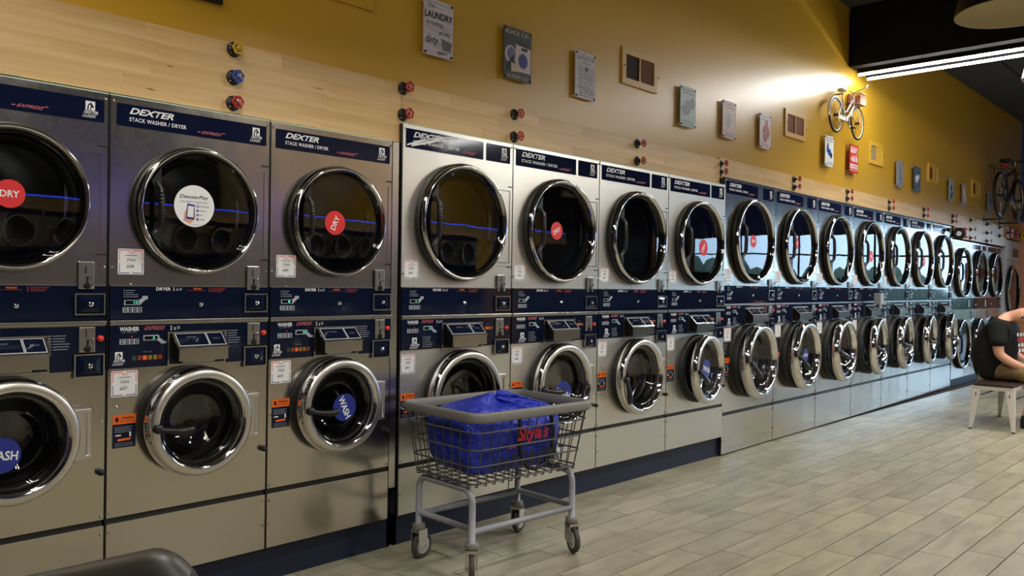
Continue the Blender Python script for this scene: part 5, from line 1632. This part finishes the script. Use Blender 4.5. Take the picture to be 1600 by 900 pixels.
# local: x lateral (near side negative), y forward is negative, z up
V, E_, R_ = [], [], []
def add(p, r, par=None):
    V.append(p); R_.append(r)
    if par is not None:
        E_.append((par, len(V)-1))
    return len(V)-1
pel = add((0, -1.03, 0.55), (0.15, 0.13))
wai = add((0, -1.03, 0.68), (0.165, 0.15), pel)
che = add((0, -1.03, 0.83), (0.17, 0.15), wai)
upc = add((0, -1.075, 0.96), (0.15, 0.12), che)
nck = add((0, -1.135, 1.045), 0.068, upc)
nk2 = add((0, -1.185, 1.06), 0.062, nck)
hd1 = add((0, -1.25, 1.07), (0.082, 0.092), nk2)
hd2 = add((0, -1.32, 1.045), (0.078, 0.095), hd1)
hd3 = add((0, -1.375, 1.00), (0.06, 0.07), hd2)
for sx in (-1, 1):
    sh = add((sx*0.19, -1.08, 0.955), 0.075, upc)
    ua = add((sx*0.235, -1.09, 0.84), 0.062, sh)
    el = add((sx*0.245, -1.105, 0.69), 0.050, ua)
    fa = add((sx*0.225, -1.21, 0.615), 0.046, el)
    wr2 = add((sx*0.16, -1.35, 0.555), 0.030, fa)
    pm = add((sx*0.13, -1.42, 0.535), (0.038, 0.022), wr2)
    for k in range(4):
        f1 = add((sx*(0.13+0.020*(k-1.5)), -1.47, 0.53), 0.0095, pm)
        f2 = add((sx*(0.12+0.018*(k-1.5)), -1.50+0.006*abs(k-1.2), 0.512), 0.0085, f1)
        f3 = add((sx*(0.11+0.016*(k-1.5)), -1.512+0.008*abs(k-1.2), 0.49), 0.0075, f2)
    t1 = add((sx*0.095, -1.405, 0.53), 0.011, pm)
    t2 = add((sx*0.07, -1.44, 0.52), 0.009, t1)
    hp = add((sx*0.10, -1.06, 0.52), 0.10, pel)
    th = add((sx*0.14, -1.25, 0.525), 0.088, hp)
    kn = add((sx*0.18, -1.47, 0.50), 0.062, th)
    cf = add((sx*0.175, -1.40, 0.33), 0.056, kn)
    an = add((sx*0.17, -1.315, 0.11), 0.036, cf)
    ft = add((sx*0.175, -1.36, 0.05), 0.038, an)
    toe = add((sx*0.185, -1.47, 0.035), 0.032, ft)
body = skin_body('body', V, E_, R_, skin_m, per)
# features merged as head details
hb2 = MB()
for sx in (-1, 1):
    hb2.ball((sx*0.084, -1.262, 1.055), 0.026, skin_m, (0.42, 0.75, 1.15), 12, 8)
    hb2.ball((sx*0.030, -1.402, 1.030), 0.012, white, (1, 0.8, 0.8), 10, 6)
hb2.ball((0, -1.425, 1.0), 0.018, skin_m, (0.8, 1.1, 1.2), 10, 8)
ob('face_features', hb2, per)
ob('mouth', MB().ball((0, -1.385, 0.945), 0.022, mat('lips', lin(178, 110, 100), 0.5), (1.1, 0.5, 0.35), 10, 6), per)
beard = mat('short_beard', lin(120, 86, 66), 0.8)
ob('beard', MB().ball((0, -1.345, 0.955), 0.062, beard, (1.05, 0.8, 0.55), 16, 10), per)
gl = MB()
for sx in (-1, 1):
    gl.torus((sx*0.034, -1.425, 1.03), 0.025, 0.003, black, 'y', 18, 5)
    gl.tube([(sx*0.060, -1.424, 1.035), (sx*0.090, -1.34, 1.055), (sx*0.092, -1.27, 1.075)], 0.003, black, 5)
gl.cyl((-0.010, -1.428, 1.034), (0.010, -1.428, 1.034), 0.003, black, n=5)
ob('glasses', gl, per)
ob('earbud', MB().ball((-0.097, -1.268, 1.05), 0.012, black, (0.7, 1, 1), 10, 6), per)
# clothing
SV, SE, SR = [], [], []
def adds(p, r, par=None):
    SV.append(p); SR.append(r)
    if par is not None:
        SE.append((par, len(SV)-1))
    return len(SV)-1
a00 = adds((0, -0.965, 0.415), (0.205, 0.125))
a0 = adds((0, -0.985, 0.475), (0.225, 0.165), a00)
a1 = adds((0, -1.01, 0.60), (0.235, 0.215), a0)
a2 = adds((0, -1.015, 0.77), (0.23, 0.215), a1)
a3 = adds((0, -1.06, 0.93), (0.185, 0.165), a2)
a4 = adds((0, -1.115, 1.02), (0.10, 0.088), a3)
for sx in (-1, 1):
    b1 = adds((sx*0.195, -1.085, 0.945), 0.094, a3)
    b2 = adds((sx*0.245, -1.095, 0.84), 0.084, b1)
    b3 = adds((sx*0.262, -1.105, 0.755), 0.082, b2)
sh_ = skin_body('t_shirt', SV, SE, SR, shirt_m, per)
SV, SE, SR = [], [], []
c0 = adds((0, -1.02, 0.535), (0.165, 0.10))
for sx in (-1, 1):
    c1 = adds((sx*0.10, -1.06, 0.53), (0.108, 0.100), c0)
    c2 = adds((sx*0.145, -1.26, 0.53), (0.102, 0.098), c1)
    c3 = adds((sx*0.182, -1.44, 0.51), (0.090, 0.090), c2)
ob_sh = skin_body('shorts', SV, SE, SR, khaki, per)
for sx in (-1, 1):
    sb = MB()
    cx = sx*0.178
    ring = [(-1.285, 0.034, 0.10), (-1.30, 0.044, 0.13), (-1.36, 0.050, 0.115), (-1.43, 0.052, 0.08), (-1.50, 0.050, 0.062), (-1.55, 0.034, 0.05), (-1.565, 0.01, 0.035)]
    rows = []
    for (y_, w_, h_) in ring:
        base = len(sb.v)
        for j in range(12):
            a = 2*PI*j/12
            z = h_/2+h_/2*math.copysign(abs(math.sin(a))**0.6, math.sin(a))
            sb.v.append((cx+w_*math.copysign(abs(math.cos(a))**0.7, math.cos(a)), y_, max(0.0, z)))
        rows.append(base)
    for q in range(len(rows)-1):
        sb.ring_faces(rows[q], rows[q+1], 12, rubber, True)
    sb.face([rows[0]+j for j in range(12)], rubber)
    sb.face([rows[-1]+j for j in reversed(range(12))], rubber)
    ob('shoe', sb, per)
# print on the chest of the shirt
pr = MB()
rr = random.Random(9)
for i in range(4):
    z = 0.90-0.05*i
    for k in range(4):
        x = -0.13+0.065*k
        y_ = -1.245-0.006*i+0.9*abs(x)**2.0
        hgt = 0.030
        pr.box(x, x+0.045, y_-0.006, y_, z-hgt, z, white if i != 1 else red_print)
ob('shirt_print', pr, per)
